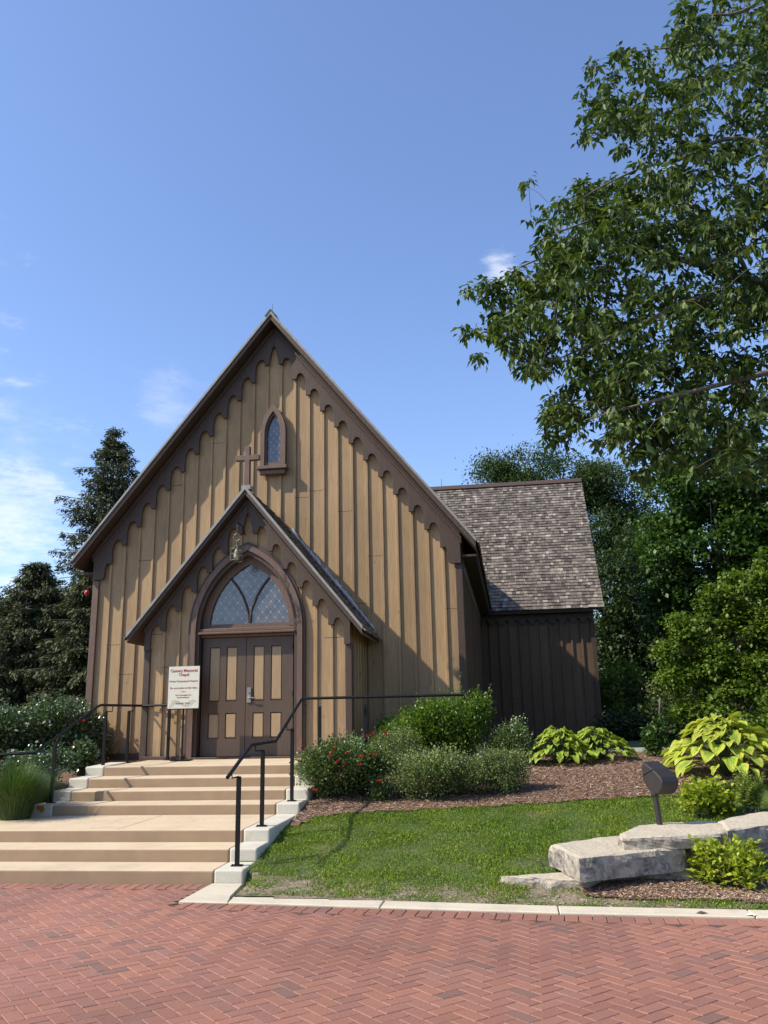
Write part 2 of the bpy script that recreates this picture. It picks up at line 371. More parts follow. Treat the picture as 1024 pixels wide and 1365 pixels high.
# ------------------------------------------------------------------ paving
def paving():
    mb_v = []; mb_f = []; mb_c = []
    def brick(cx, cy, ang, L, W):
        c, s = math.cos(ang), math.sin(ang); g = .0022; tilt = [rnd.uniform(-.0015, .0015) for _ in range(4)]
        base = rnd.choice(((.245, .107, .070), (.232, .102, .068), (.262, .114, .073), (.222, .104, .073), (.25, .112, .075)))
        if rnd.random() < .05: base = (.175, .092, .068)
        nz = noise.noise(Vector((cx*1.1, cy*1.1, 5)))
        k = rnd.uniform(.94, 1.06)*(1-.34*max(0, nz))*(1+.22*noise.noise(Vector((cx*.35, cy*.35, 9))))
        col = tuple(b*k for b in base)
        pts = []; ch = .004
        for (e, z) in ((0, -.02), (0, -.004), (ch, 0)):
            for q, (a, b) in enumerate(((-1, -1), (1, -1), (1, 1), (-1, 1))):
                x = a*(L/2-g-e); y = b*(W/2-g-e)
                pts.append((cx+x*c-y*s, cy+x*s+y*c, z+(tilt[q] if z == 0 else 0)))
        k0 = len(mb_v); mb_v.extend(pts)
        fs = [(8, 9, 10, 11)]
        for r0 in (0, 4):
            for q in range(4): fs.append((r0+q, r0+(q+1) % 4, r0+4+(q+1) % 4, r0+4+q))
        for f in fs: mb_f.append([i+k0 for i in f]); mb_c.append(col)
    W = .105; L = .21; A = R(44)
    ca, sa = math.cos(A), math.sin(A)
    def inside(x, y, m=.0):
        if x < -3.28: return y < 9.36-.27 and not (x > -3.6 and False)
        return y < curb_y(x)-.27
    def solid_band(x, y):
        return x > -3.45+.0 and (y-8.44) > (x+3.3)*-.0
    rng_i = range(-85, 90)
    for i in rng_i:
        for j in range(-85, 90):
            # herringbone on a unit grid of W: horizontals at ((i+j)... ) using the 4-cell repeat
            if (i-j) % 4 == 0: u, v, a = (i+1)*W, (j+.5)*W, 0
            elif (i-j) % 4 == 2:
                u, v, a = (i+.5)*W, (j+0)*W, math.pi/2
            else: continue
            x = -2+u*ca-v*sa; y = 6+u*sa+v*ca
            if y < 3.4 or y > 9.3 or x < -8.5 or x > 4.6: continue
            if not inside(x, y): continue
            brick(x, y, A+a, L, W)
    x = -9.0
    while x < -3.3: brick(x, 9.36-.125+.0, math.pi/2, .24, .115); x += .116
    x = -3.2
    while x < 5:
        cy = curb_y(x)-.125; brick(x, cy, math.pi/2-R(3.2 if x > .3 else 5), .24, .115); x += .116
    for k in range(8):   # short run up to the flare of the concrete band
        pass
    o = mesh_obj('brick_paving', mb_v, mb_f, mat_attr('clay_pavers', .72, 55, .16, .4, patch=(1.1, .30, (.21, .12, .095))), fcol=mb_c)
    structure(o)
paving()
m_, t_, b_ = newmat('joint_sand'); t_.links.new(ramp(t_, noise_n(t_, 30, 3), ((.3, (.05, .028, .022)), (.7, (.11, .07, .055)))), b_.inputs['Base Color']); b_.inputs['Roughness'].default_value = 1
structure(mesh_obj('joint_bed', [(-30, -10, -.012), (30, -10, -.012), (30, 7.0, -.012), (9, 7.6, -.012), (2, 8.0, -.012), (-3.2, 8.45, -.012), (-3.28, 9.42, -.012), (-30, 9.42, -.012)], [tuple(range(8))], m_))
cb = MB()
def slab(pts, z0, z1): cb.prism(pts, 'z', z0, z1)
cx_ = [-2.84, -1.3, .30, 1.9, 3.6, 5.4, 9]
slab([(-3.30, 8.43), (-2.79, 8.385), (-2.86, 8.68), (-2.95, 9.36), (-3.30, 9.36)], -.12, .012)
for a, b in zip(cx_, cx_[1:]):
    a2 = a+.052 if a == -2.84 else a+.004
    slab([(a2, curb_y(a2)), (b-.004, curb_y(b-.004)), (b-.004, curb_y(b)+.275), (a2-.04 if a == -2.84 else a2, curb_y(a2)+.275)], -.12, .016)
structure(cb.build('curb', M['curb'], bevel=.008))

# ------------------------------------------------------------------ chapel
chapel = thing('chapel', (XC, 16.69, 1.05), 'tan board and batten chapel with steep gables, brown scalloped trim and a front porch', 'chapel')
NW, YW, YR = 3.88, 16.69, 16.278       # half wall width, wall plane, rake plane
ZE, ZA, W_ = 5.144, 10.434, 4.214
SL = (ZA-ZE)/W_
TH = .17
def rake_z(dx): return ZA-SL*abs(dx)
sp_ = .3085
# front wall with battens in the same mesh
w = MB()
w.prism([(XC-NW, .6), (XC+NW, .6), (XC+NW, rake_z(NW)-.2), (XC, ZA-.25), (XC-NW, rake_z(NW)-.2)], 'y', YW, YW+.14)
for k in range(-13, 13):
    dx = (k+.5)*sp_
    if abs(dx) > 3.72: continue
    segs = [(1.12, rake_z(dx)-.35)]
    if abs(dx) < 1.9: segs = [(1.12, max(1.3, 6.035-1.229*abs(dx)-.3)), (6.035-1.229*abs(dx)-.35, rake_z(dx)-.35)]
    if abs(dx) < .27: segs = [(1.12, 5.5), (5.4, 6.80), (8.30-abs(dx)*.6, rake_z(dx)-.35)]
    j = rnd.uniform(-.004, .004)
    for a, b in segs: w.box(XC+dx-.028+j, XC+dx+.028+j, YW-.034, YW+.01, a, b)
w.box(XC-NW-.005, XC+NW+.005, YW-.012, YW+.02, .9, 1.12)
w.build('wall', M['siding'], chapel, bevel=.004)
# side walls and back
w = MB()
for s in (-1, 1):
    x = XC+s*NW
    w.box(min(x, x-s*.14), max(x, x-s*.14), YW+.145, 36, .6, rake_z(NW)-.1)
    for y in frange(YW+.35, 35.8, sp_): w.box(min(x, x+s*.042), max(x, x+s*.042), y-.026, y+.026, 1.0, rake_z(NW)-.15)
w.prism([(XC-NW+.15, .6), (XC+NW-.15, .6), (XC+NW-.15, rake_z(NW)-.2), (XC, ZA-.25), (XC-NW+.15, rake_z(NW)-.2)], 'y', 35.86, 36.0)
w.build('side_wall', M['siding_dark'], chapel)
for s in (-1, 1):
    c = MB(); x = XC+s*NW
    c.box(min(x-s*.10, x+s*.035), max(x-s*.10, x+s*.035), YW-.055, YW+.12, .95, 4.72)
    c.build('corner_board', M['frame'] if s < 0 else M['trim'], chapel, bevel=.006)
for a_, b_2 in ((XC-NW+.04, XC-2.0), (XC+2.0, XC+NW-.03)):
    sk = MB(); sk.box(a_, b_2, YW-.075, YW-.014, 1.02, 1.17); sk.build('skirt_board', M['trim'], chapel, bevel=.01)

def shingle_slope(mb, o0, ux, us, width, length, exp=.165, thick=.012, tone=1.0, seed=1, skip=None):
    """rows of separate shakes: o0 eave corner, ux unit along the eave, us unit up the slope"""
    q = random.Random(seed); ux = Vector(ux).normalized(); us = Vector(us).normalized(); nn = ux.cross(us)
    if nn.z < 0: nn = -nn
    rows = int(length/exp)+1
    for r in range(rows):
        a = -q.random()*.1; rt = q.uniform(.9, 1.1)
        while a < width:
            wd = q.uniform(.06, .17); b = min(a+wd, width)
            a0 = max(a, 0)
            if b-a0 > .02:
                s0 = r*exp-q.uniform(0, .018); s1 = min((r+1)*exp+.03, length)
                g = q.random(); k = tone*rt*q.uniform(.72, 1.25)*(1+.25*noise.noise(Vector((a*.8, r*.25, seed))))
                if g < .10: base = (.31, .27, .215)
                elif g < .5: base = (.20, .168, .135)
                elif g < .85: base = (.135, .112, .092)
                else: base = (.085, .068, .058)
                lift = thick*q.uniform(.8, 1.9)
                P = lambda u, s, n: tuple(Vector(o0)+ux*u+us*s+nn*n)
                gp = .003
                vs = [P(a0+gp, s0, 0), P(b-gp, s0, 0), P(b-gp, s1, 0), P(a0+gp, s1, 0), P(a0+gp, s0, lift+.012), P(b-gp, s0, lift+.012), P(b-gp, s1, .003), P(a0+gp, s1, .003)]
                mb.add(vs, [(4, 5, 6, 7), (0, 1, 5, 4), (1, 2, 6, 5), (3, 0, 4, 7)], tuple(c*k for c in base))
            a += wd
def rake_pair(parent, cx, y0, y1, za, ze, hw, th, drip_y, name_roof='roof', seed=1, both=True, tone=1.0, exp=.165):
    sl = (za-ze)/hw; L = math.hypot(hw, za-ze); ext = .05
    d = MB()
    for s in (-1, 1):
        p = [(cx, za-.035), (cx+s*hw, ze-.035), (cx+s*(hw), ze-.035-th), (cx, za-.035-th)]
        d.prism(p, 'y', y0+.012, y1)
    d.build(name_roof, M['trim'], parent)
    e = MB()
    for s in (-1, 1):
        e.prism([(cx, za+.012), (cx+s*(hw+.01), ze), (cx+s*(hw+.01), ze-.062), (cx, za-.062)], 'y', y0-.012, y0+.010)
    e.build('drip_edge', M['drip'], parent)
    f = MB()
    for s in (-1, 1):
        us = Vector((-s*hw, 0, za-ze)).normalized()
        shingle_slope(f, (cx+s*(hw+ext), y0-.004, ze-ext*sl-.03), (0, 1, 0), us, y1-y0+.02, L+ext*1.5, exp=exp, seed=seed+s, tone=tone)
    return f
f = rake_pair(chapel, XC, YR, 36.2, ZA, ZE, W_, .15, True, seed=3)
f.build('shingles', M['shingle'], chapel, fix=False)
rd = MB(); rd.prism([(XC-.13, ZA-.10), (XC, ZA+.06), (XC+.13, ZA-.10), (XC+.10, ZA-.13), (XC, ZA+.02), (XC-.10, ZA-.13)], 'y', YR-.02, 36.2); rd.build('ridge_cap', M['trim'], chapel)

def scallop(cx, s, hw_n, pend_x0, sp, slope, z_at, top, y0, y1, name, parent, n_pend, corner=None, depth=.045):
    """frieze board whose lower edge steps down in arches, one pendant per batten; s = side"""
    pts = []
    # upper edge
    x_end = hw_n
    up = [(0, top(0)), (x_end, top(x_end))]
    low = []
    for k in range(n_pend):
        x = pend_x0+k*sp; z = z_at(x)
        l = x-.055; r = x+.055
        if k == 0: pass
        low += [(l, z-.0), (x, z-.012), (r, z)]
        if k < n_pend-1:
            rise = .118*sp/.3085; pk = x+sp*.42; nl = x+sp-.055
            low += [(r+.004, z+rise*.45), (r+.022, z+rise*.85), (x+sp*.34, z+rise*1.02), (pk, z+rise*1.06), (x+sp*.56, z+rise*.92), (x+sp*.68, z+rise*.5), (nl-.018, z-.01), (nl, z-.10)]
    if corner: low += corner
    # central arch
    z0 = z_at(pend_x0); l = pend_x0-.055
    cen = [(0, z0+.42*sp/.3085), (.03, z0+.40*sp/.3085), (l-.03, z0+.22*sp/.3085), (l, z0+.08)]
    poly = up[:1]+[(0, cen[0][1])]+cen[1:]+low+up[1:]
    poly = [(cx+s*x, z) for x, z in poly]
    m = MB(); m.prism(poly, 'y', y0, y1); return m.build(name, M['trim'], parent, bevel=.006)
for s in (-1, 1):
    scallop(XC, s, NW+.02, .1545, sp_, SL, lambda x: 9.325-(x-.1545)*1.2575, lambda x: rake_z(x)-.19, YW-.105, YW-.050, 'frieze_board', chapel, 12,
            corner=[(3.635, 4.98), (3.645, 4.76), (3.70, 4.715), (NW+.02, 4.715)])
# stepped mouldings under the soffit
for (d0, d1, pr_, nm) in ((.255, .335, .10, 'crown_moulding'), (.335, .40, .075, 'bed_moulding')):
    m = MB()
    for s in (-1, 1):
        e = NW+.05
        m.prism([(XC, ZA-d0), (XC+s*e, rake_z(e)-d0), (XC+s*e, rake_z(e)-d1), (XC, ZA-d1)], 'y', YW-pr_-.04, YW-.03)
    m.build(nm, M['trim'], chapel, bevel=.008)
# bargeboard return blocks and eave soffit/fascia along the sides
m = MB()
for s in (-1, 1):
    x0 = XC+s*(NW+.05); x1 = XC+s*(W_-.01)
    m.box(min(x0, x1), max(x0, x1), YW-.05, 36, ZE-.10-.15, ZE-.10-.19+.0)
    m.box(min(x0, XC+s*NW), max(x0, XC+s*NW), YW+.13, 36, ZE-.55, ZE-.12)
m.build('eave_soffit', M['trim'], chapel)
rod = MB(); rod.tube([(XC, YR+.15, ZA), (XC, YR+.15, ZA+.26)], .006, 6, .003); rod.build('lightning_rod', M['metal'], chapel)

# ---- small lancet window of the gable
def pointed(w, h, n=10, z0=0):
    """right half of a two-centred arch, springing at z0: points from base to apex"""
    Rr = (w*w+h*h)/(2*w); c = w-Rr; a1 = math.asin(min(1, h/Rr))
    return [(c+Rr*math.cos(a1*i/n), z0+Rr*math.sin(a1*i/n)) for i in range(n+1)]
def arch_band(mb, cx, zb, zs, w1, h1, w2, h2, y0, y1):
    """ring between an outer and an inner pointed arch, legs down to zb"""
    o = [(w1, zb)]+pointed(w1, h1, 12, zs); i = [(w2, zb)]+pointed(w2, h2, 12, zs)
    for s in (-1, 1):
        mb_pts = [(cx+s*x, z) for x, z in o]+[(cx+s*x, z) for x, z in reversed(i)]
        for k in range(len(o)-1):
            a, b = o[k], o[k+1]; c, d = i[k+1], i[k]
            mb.prism([(cx+s*q[0], q[1]) for q in (a, b, c, d)], 'y', y0, y1)
def arch_panel(mb, cx, zb, zs, w, h, y0, y1):
    r = [(w, zb)]+pointed(w, h, 12, zs)
    mb.prism([(cx+x, z) for x, z in r]+[(cx-x, z) for x, z in reversed(r[:-1])], 'y', y0, y1)
lw = MB(); arch_panel(lw, XC+.01, 7.0, 7.72, .20, .52, YW-.02, YW-.004)
lw = lw.build('lancet_window', M['glass_small'], chapel)
x = MB(); arch_band(x, XC+.01, 6.98, 7.72, .275, .66, .185, .50, YW-.14, YW-.006); x.build('window_frame', M['frame'], lw)
x = MB(); arch_band(x, XC+.01, 7.04, 7.72, .184, .495, .150, .43, YW-.09, YW-.021); x.box(XC-.16, XC+.18, YW-.10, YW-.022, 7.0, 7.075); x.build('sash', M['frame'], lw)
x = MB(); x.box(XC-.32, XC+.34, YW-.22, YW-.05, 6.90, 6.978); x.box(XC-.27, XC+.29, YW-.16, YW-.05, 6.80, 6.898); x.build('sill', M['frame'], lw, bevel=.012)

# ---- porch
PX, PHW, PYW, PYR, PZE, PZA, PW = XC, 1.93, 15.06, 14.752, 3.334, 6.035, 2.198
PSL = (PZA-PZE)/PW; ps = .29
def prz(dx): return PZA-PSL*abs(dx)
ZS = 3.38
pw = MB()
for s in (-1, 1):
    inner = [(1.0, .7), (1.0, ZS)]+pointed(1.0, 1.50, 12, ZS)[1:]
    poly = inner+[(0, PZA-.2), (PHW, prz(PHW)-.18), (PHW, .7)]
    pw.prism([(PX+s*a, z) for a, z in poly], 'y', PYW, PYW+.12)
    for k in range(7):
        dx = (k+.5)*ps+.0
        if dx > 1.8: continue
        zb = 1.12
        if dx < 1.05:
            arc = pointed(1.06, 1.6, 30, ZS); zb = min((z for a, z in arc if a <= dx), default=1.12)
        pw.box(PX+s*dx-.026, PX+s*dx+.026, PYW-.032, PYW+.01, zb, prz(dx)-.3)
    # porch side walls
    xx = PX+s*PHW
    pw.box(min(xx, xx-s*.12), max(xx, xx-s*.12), PYW+.123, YW-.002, .7, prz(PHW)-.12)
    for y in frange(PYW+.3, YW-.15, ps): pw.box(min(xx, xx+s*.04), max(xx, xx+s*.04), y-.025, y+.025, 1.0, prz(PHW)-.16)
pw.build('porch_wall', M['siding'], chapel, bevel=.004)
for s in (-1, 1):
    c = MB(); xx = PX+s*PHW
    c.box(min(xx-s*.09, xx+s*.03), max(xx-s*.09, xx+s*.03), PYW-.052, PYW+.1, .98, 3.08); c.build('corner_board', M['trim'], chapel, bevel=.006)
f = rake_pair(chapel, PX, PYR, YW-.05, PZA, PZE, PW, .12, True, name_roof='porch_roof', seed=11, tone=.85, exp=.14)
f.build('porch_shingles', M['shingle'], chapel, fix=False)
for s in (-1, 1):
    scallop(PX, s, PHW+.02, ps*.5, ps, PSL, lambda x: 5.17-(x-ps*.5)*1.222, lambda x: prz(x)-.15, PYW-.100, PYW-.048, 'porch_frieze', chapel, 7,
            corner=[(PHW+.02, 3.04)])
m = MB()
for s in (-1, 1):
    e = PHW+.03; m.prism([(PX, PZA-.20), (PX+s*e, prz(e)-.20), (PX+s*e, prz(e)-.27), (PX, PZA-.27)], 'y', PYW-.13, PYW-.03)
m.build('porch_moulding', M['trim'], chapel, bevel=.008)
# step flashing where the porch roof meets the wall
L = math.hypot(PW, PZA-PZE)
for s in (1, -1):
    m = MB()
    for k in range(int(L/.16)):
        t0 = k*.16/L; t1 = min(1, (k+1.35)*.16/L); h = rnd.uniform(.06, .12)
        xa, za = PX+s*PW*t0, PZA-(PZA-PZE)*t0; xb, zb = PX+s*PW*t1, PZA-(PZA-PZE)*t1
        if t0 < .14: continue
        yy = YW-.052-.004*(k % 3)
        m.prism([(xa, za-.03), (xb, zb-.03), (xb, zb+h*.9), (xa+s*.03, za+h)], 'y', yy-.003, yy)
        m.add([(xa, yy-.10, za+.045), (xb, yy-.10, zb+.045), (xb, yy, zb+.06), (xa, yy, za+.06)], [(0, 1, 2, 3)])
    m.build('step_flashing', M['flash'], chapel)
# cross on the porch ridge
m = MB()
m.prism([(PX+a, z) for a, z in ((-.055, 5.98), (.055, 5.98), (.05, 6.575), (.235, 6.58), (.235, 6.68), (.05, 6.68), (.05, 6.86), (-.05, 6.86), (-.05, 6.68), (-.235, 6.68), (-.235, 6.58), (-.05, 6.575))], 'y', 14.84, 14.94)
m.build('cross', M['frame'], chapel, bevel=.008)
m = MB(); m.box(PX-.09, PX+.09, 14.80, 14.98, 5.99, 6.07); m.build('cross_base', M['drip'], chapel)

# ---- arched doorway
door_surround = MB()
arch_band(door_surround, PX, 1.09, ZS, 1.06, 1.58, .965, 1.47, PYW-.085, PYW+.02)
door_surround.build('arch_casing', M['frame'], chapel)
x = MB(); arch_band(x, PX, 1.09, ZS, .964, 1.465, .90, 1.39, PYW-.04, PYW+.20); x.build('arch_jamb', M['trim'], chapel)
x = MB(); arch_band(x, PX, 1.09, ZS, 1.11, 1.64, 1.062, 1.585, PYW-.055, PYW+.01); x.build('outer_casing', M['trim'], chapel)
YD = PYW+.12
tw = MB(); arch_panel(tw, PX, 3.42, ZS+.02, .86, 1.34, YD+.03, YD+.045); tw = tw.build('fanlight', M['glass'], chapel)
x = MB(); arch_band(x, PX, 3.44, ZS+.04, .898, 1.36, .765, 1.20, YD-.02, YD+.028); x.box(PX-.897, PX+.897, YD-.015, YD+.027, 3.415, 3.50); x.build('window_frame', M['frame'], tw)
x = MB()
for s in (-1, 1):   # Y tracery: each bar starts at the foot of the middle and sweeps out to the arch
    pts = [(PX+s*a, YD+.014, z) for a, z in ((.008, 3.49), (.02, 3.66), (.065, 3.84), (.14, 4.02), (.24, 4.19), (.36, 4.34), (.50, 4.46))]
    x.tube(pts, .022, 6)
x.build('tracery', M['trim'], tw)
x = MB(); x.box(PX-.90, PX+.90, PYW-.03, YD+.02, 3.345, 3.413); x.box(PX-.92, PX+.92, PYW-.075, YD+.02, 3.30, 3.343); x.box(PX-.90, PX+.90, PYW+.02, YD+.02, 3.255, 3.298)
x.build('transom_bar', M['frame'], chapel, bevel=.01)
def door_leaf(x0, x1, cols, handle):
    d = MB(); y0, y1 = YD-.02, YD+.04
    ys_ = [1.13, 1.435, 1.885, 2.092, 3.08, 3.25]; xs_ = [x0, cols[0]-.105, cols[0]+.105, cols[1]-.105, cols[1]+.105, x1]
    for (a, b) in ((xs_[0], xs_[1]), (xs_[2], xs_[3]), (xs_[4], xs_[5])): d.box(a, b, y0, y1, 1.13, 3.25)
    for (a, b) in ((xs_[1], xs_[2]), (xs_[3], xs_[4])):
        for (c, e) in ((ys_[0], ys_[1]), (ys_[2], ys_[3]), (ys_[4], ys_[5])): d.box(a, b, y0, y1, c, e)
    for c in cols:
        for (a, b) in ((1.435, 1.885), (2.092, 3.08)): d.box(c-.1045, c+.1045, y0+.026, y1-.006, a+.0005, b-.0005)
    do = d.build('door', M['door'], chapel)
    for c in cols:
        for (a, b) in ((1.435, 1.885), (2.092, 3.08)):
            p = MB()
            p.hexa([(c-.096, y0+.0255, a+.014), (c+.096, y0+.0255, a+.014), (c+.096, y0+.0255, b-.014), (c-.096, y0+.0255, b-.014), (c-.082, y0+.004, a+.03), (c+.082, y0+.004, a+.03), (c+.082, y0+.004, b-.03), (c-.082, y0+.004, b-.03)])
            p.build('panel', M['panel'], do)
    if handle:
        hx = x0+.065
        h = MB(); h.box(hx-.038, hx+.038, y0-.022, y0-.001, 2.06, 2.33); h.tube([(hx, y0-.022, 2.15), (hx, y0-.06, 2.15), (hx+.02, y0-.065, 2.15), (hx+.12, y0-.06, 2.14)], .011, 8); h.lathe((hx, y0-.03, 2.24), [(.02, -.005), (.02, .01)], 12)
        h.build('handle', M['steel'], do, bevel=.006)
    e = x0 if not handle else x1
    for z in (1.35, 2.2, 3.05): hg = MB(); hg.tube([(e, y0-.008, z-.05), (e, y0-.008, z+.05)], .009, 6); hg.build('hinge', M['metal'], do)
door_leaf(PX-.875, PX-.045, (PX-.635, PX-.31), False)
door_leaf(PX-.035, PX+.875-.03, (PX+.205, PX+.535), True)
x = MB(); x.box(PX-.90, PX+.90, YD+.046, YD+.08, 1.0, 3.4); x.build('door_backing', M['trim'], chapel)
x = MB(); x.box(PX-1.0, PX+1.0, PYW-.10, YD-.022, 1.06, 1.122); x.build('threshold', M['trim'], chapel, bevel=.01)
for a_, b_2 in ((PX-PHW+.02, PX-1.12), (PX+1.12, PX+PHW-.02)):
    x = MB(); x.box(a_, b_2, PYW-.075, PYW-.002, 1.03, 1.15); x.build('skirt_board', M['trim'], chapel, bevel=.008)

# ---- transept to the right
XT, YTE, ZTE, YTR, ZTR = 2.886, 26.26, 5.05, 30.20, 10.127
XW = 2.58
m = MB()
m.box(XC+NW+.05, XW, YTE+.36, YTE+.5, .6, ZTE-.08)
for x_ in frange(XC+NW+.3, XW-.1, .31): m.box(x_-.027, x_+.027, YTE+.315, YTE+.37, 1.0, ZTE-.3)
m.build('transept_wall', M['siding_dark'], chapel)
m = MB(); yb = 2*YTR-YTE
m.prism([(YTE+.505, .6), (yb-.36, .6), (yb-.36, ZTE-.08), (YTR, ZTR-.2), (YTE+.505, ZTE+.1)], 'x', XW-.14, XW)
for y_ in frange(YTE+.6, yb-.5, .31): m.box(XW-.001, XW+.045, y_-.027, y_+.027, 1.0, ZTE+(ZTR-ZTE)*(1-abs(y_-YTR)/(YTR-YTE))-.25)
m.box(XC+NW+.05, XW-.15, yb-.5, yb-.36, .6, ZTE-.08)
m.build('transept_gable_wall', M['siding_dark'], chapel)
m = MB(); m.box(XW-.10, XW+.035, YTE+.30, YTE+.50, .95, 4.6); m.build('corner_board', M['trim'], chapel, bevel=.006)
tsl = (ZTR-ZTE)/(YTR-YTE)
m = MB()
for s in (-1, 1):
    ye = YTR+s*(YTR-YTE)
    m.prism([(YTR, ZTR-.03), (ye, ZTE-.03), (ye, ZTE-.17), (YTR, ZTR-.18)], 'x', XC+1.0, XT-.012)
m.build('transept_roof', M['trim'], chapel)
m = MB()
for s in (-1, 1):
    ye = YTR+s*(YTR-YTE)
    us = Vector((0, -s*(YTR-YTE), ZTR-ZTE)).normalized()
    x0 = XC+W_*.45
    shingle_slope(m, (x0, ye+s*.06, ZTE-.06*tsl-.03), (1, 0, 0), us, XT-x0+.02, math.hypot(YTR-YTE, ZTR-ZTE)+.08, exp=.142, thick=.016, seed=20+s, tone=.82)
m.build('transept_shingles', M['shingle'], chapel, fix=False)
m = MB(); m.prism([(YTR-.16, ZTR-.12), (YTR, ZTR+.055), (YTR+.16, ZTR-.12), (YTR+.1, ZTR-.13), (YTR, ZTR+.01), (YTR-.1, ZTR-.13)], 'x', XC+1.2, XT+.02); m.build('ridge_cap', M['trim'], chapel)
m = MB(); m.box(XC+NW+.06, XW+.02, YTE+.02, YTE+.35, ZTE-.20, ZTE-.175); m.build('eave_soffit', M['trim'], chapel)
m = MB()   # scalloped frieze under the transept eave
pts = [(XC+NW+.06, ZTE-.20)]; n_ = 0; x_ = XC+NW+.06
low = []
while x_ < XW-.3:
    low += [(x_, 4.55), (x_+.05, 4.55), (x_+.075, 4.63), (x_+.155, 4.69), (x_+.235, 4.63), (x_+.26, 4.55)]; x_ += .31
low += [(XW+.02, 4.55)]
m.prism([(XC+NW+.06, ZTE-.20)]+low+[(XW+.02, ZTE-.20)], 'y', YTE+.27, YTE+.312); m.build('frieze_board', M['trim'], chapel)
rod = MB(); rod.tube([(at(589, 650, YTR).x, YTR, ZTR), (at(589, 650, YTR).x, YTR, ZTR+.34)], .011, 6, .006); rod.build('lightning_rod', M['metal'], chapel)

# ------------------------------------------------------------------ entry steps
steps = thing('entry_steps', (-4.92, 9.377, 0), 'broad tan concrete steps with pale end blocks rising to the chapel doors', 'steps')
YS = [9.377, 9.881, 10.386, 11.83, 12.334, 12.838, 13.343, 15.04]
RZ = .1394; STP = .02
zf_ = []; z_ = 0
for k in range(7):
    z_ += RZ; zf_.append(z_); z_ += STP*(YS[k+1]-YS[k])
zb_ = [zf_[k]+STP*(YS[k+1]-YS[k]) for k in range(7)]
for k in range(7):
    m = MB(); y0, y1 = YS[k], YS[k+1]+(.20 if k < 6 else 0); zt0, zt1 = zf_[k], zf_[k]+STP*(y1-y0)
    if k < 6: y1 = YS[k+1]-.0015 if True else y1; zt1 = zb_[k]
    xr = -3.287; xl = -6.56 if k > 2 else -14
    lo = -.1 if k == 0 else zf_[k]-RZ-.2
    if k == 2:
        pts = [(-14, YS[2]), (xr, YS[2]), (xr, y1), (-6.90, y1), (-7.35, 11.25), (-8.3, 10.9), (-14, 10.75)]
        n = len(pts); vs = [(a, b, lo) for a, b in pts]+[(a, b, zf_[2]+STP*(b-YS[2])) for a, b in pts]
        m.add(vs, [tuple(range(n))[::-1], tuple(range(n, 2*n))]+[(i, (i+1) % n, (i+1) % n+n, i+n) for i in range(n)])
    else:
        m.hexa([(xl, y0, lo), (xr, y0, lo), (xr, y1, lo), (xl, y1, lo), (xl, y0, zt0), (xr, y0, zt0), (xr, y1, zt1), (xl, y1, zt1)])
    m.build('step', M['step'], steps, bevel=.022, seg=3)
for side, (xa, xb), r in (('r', (-3.283, -2.955), range(0, 7)), ('l', (-6.885, -6.563), range(3, 7))):
    for k in r:
        y1 = YS[k+1]-.0015 if k < 6 else 14.2
        m = MB(); m.hexa([(xa, YS[k]-.004, -.1), (xb, YS[k]-.004, -.1), (xb, y1, -.1), (xa, y1, -.1), (xa, YS[k]-.004, zf_[k]+.006), (xb, YS[k]-.004, zf_[k]+.006), (xb, y1, zb_[k]+.006), (xa, y1, zb_[k]+.006)])
        m.build('end_block', M['cheek'], steps, bevel=.025, seg=3)
# control joints: thin saw cuts standing as dark inlaid strips on the landing
m = MB(); pa = Vector((-6.3, 10.6)); 
def inlay(a, b, zfun, w_=.006):
    d = (Vector(b)-Vector(a)).normalized(); n = Vector((-d.y, d.x))*w_/2
    pts = [Vector(a)-n, Vector(b)-n, Vector(b)+n, Vector(a)+n]
    m.add([(p.x, p.y, zfun(p.x, p.y)+.002) for p in pts], [(0, 1, 2, 3)])
inlay((-4.9, 10.41), (-4.9, 11.82), lambda x, y: zf_[2]+STP*(y-YS[2]))
inlay((-8.0, 10.98), (-3.29, 10.98+.0), lambda x, y: zf_[2]+STP*(y-YS[2])) if False else None
m.build('control_joint', M['trim'], steps)
m = MB(); g = (-6.78, 11.822, .50); m.add([(-6.80, 11.8225, .60), (-6.70, 11.8225, .60), (-6.67, 11.8225, .545), (-6.72, 11.8225, .50), (-6.75, 11.8225, .53), (-6.79, 11.8225, .55)], [tuple(range(6))]); m.build('rust_stain', M['rust'], steps)

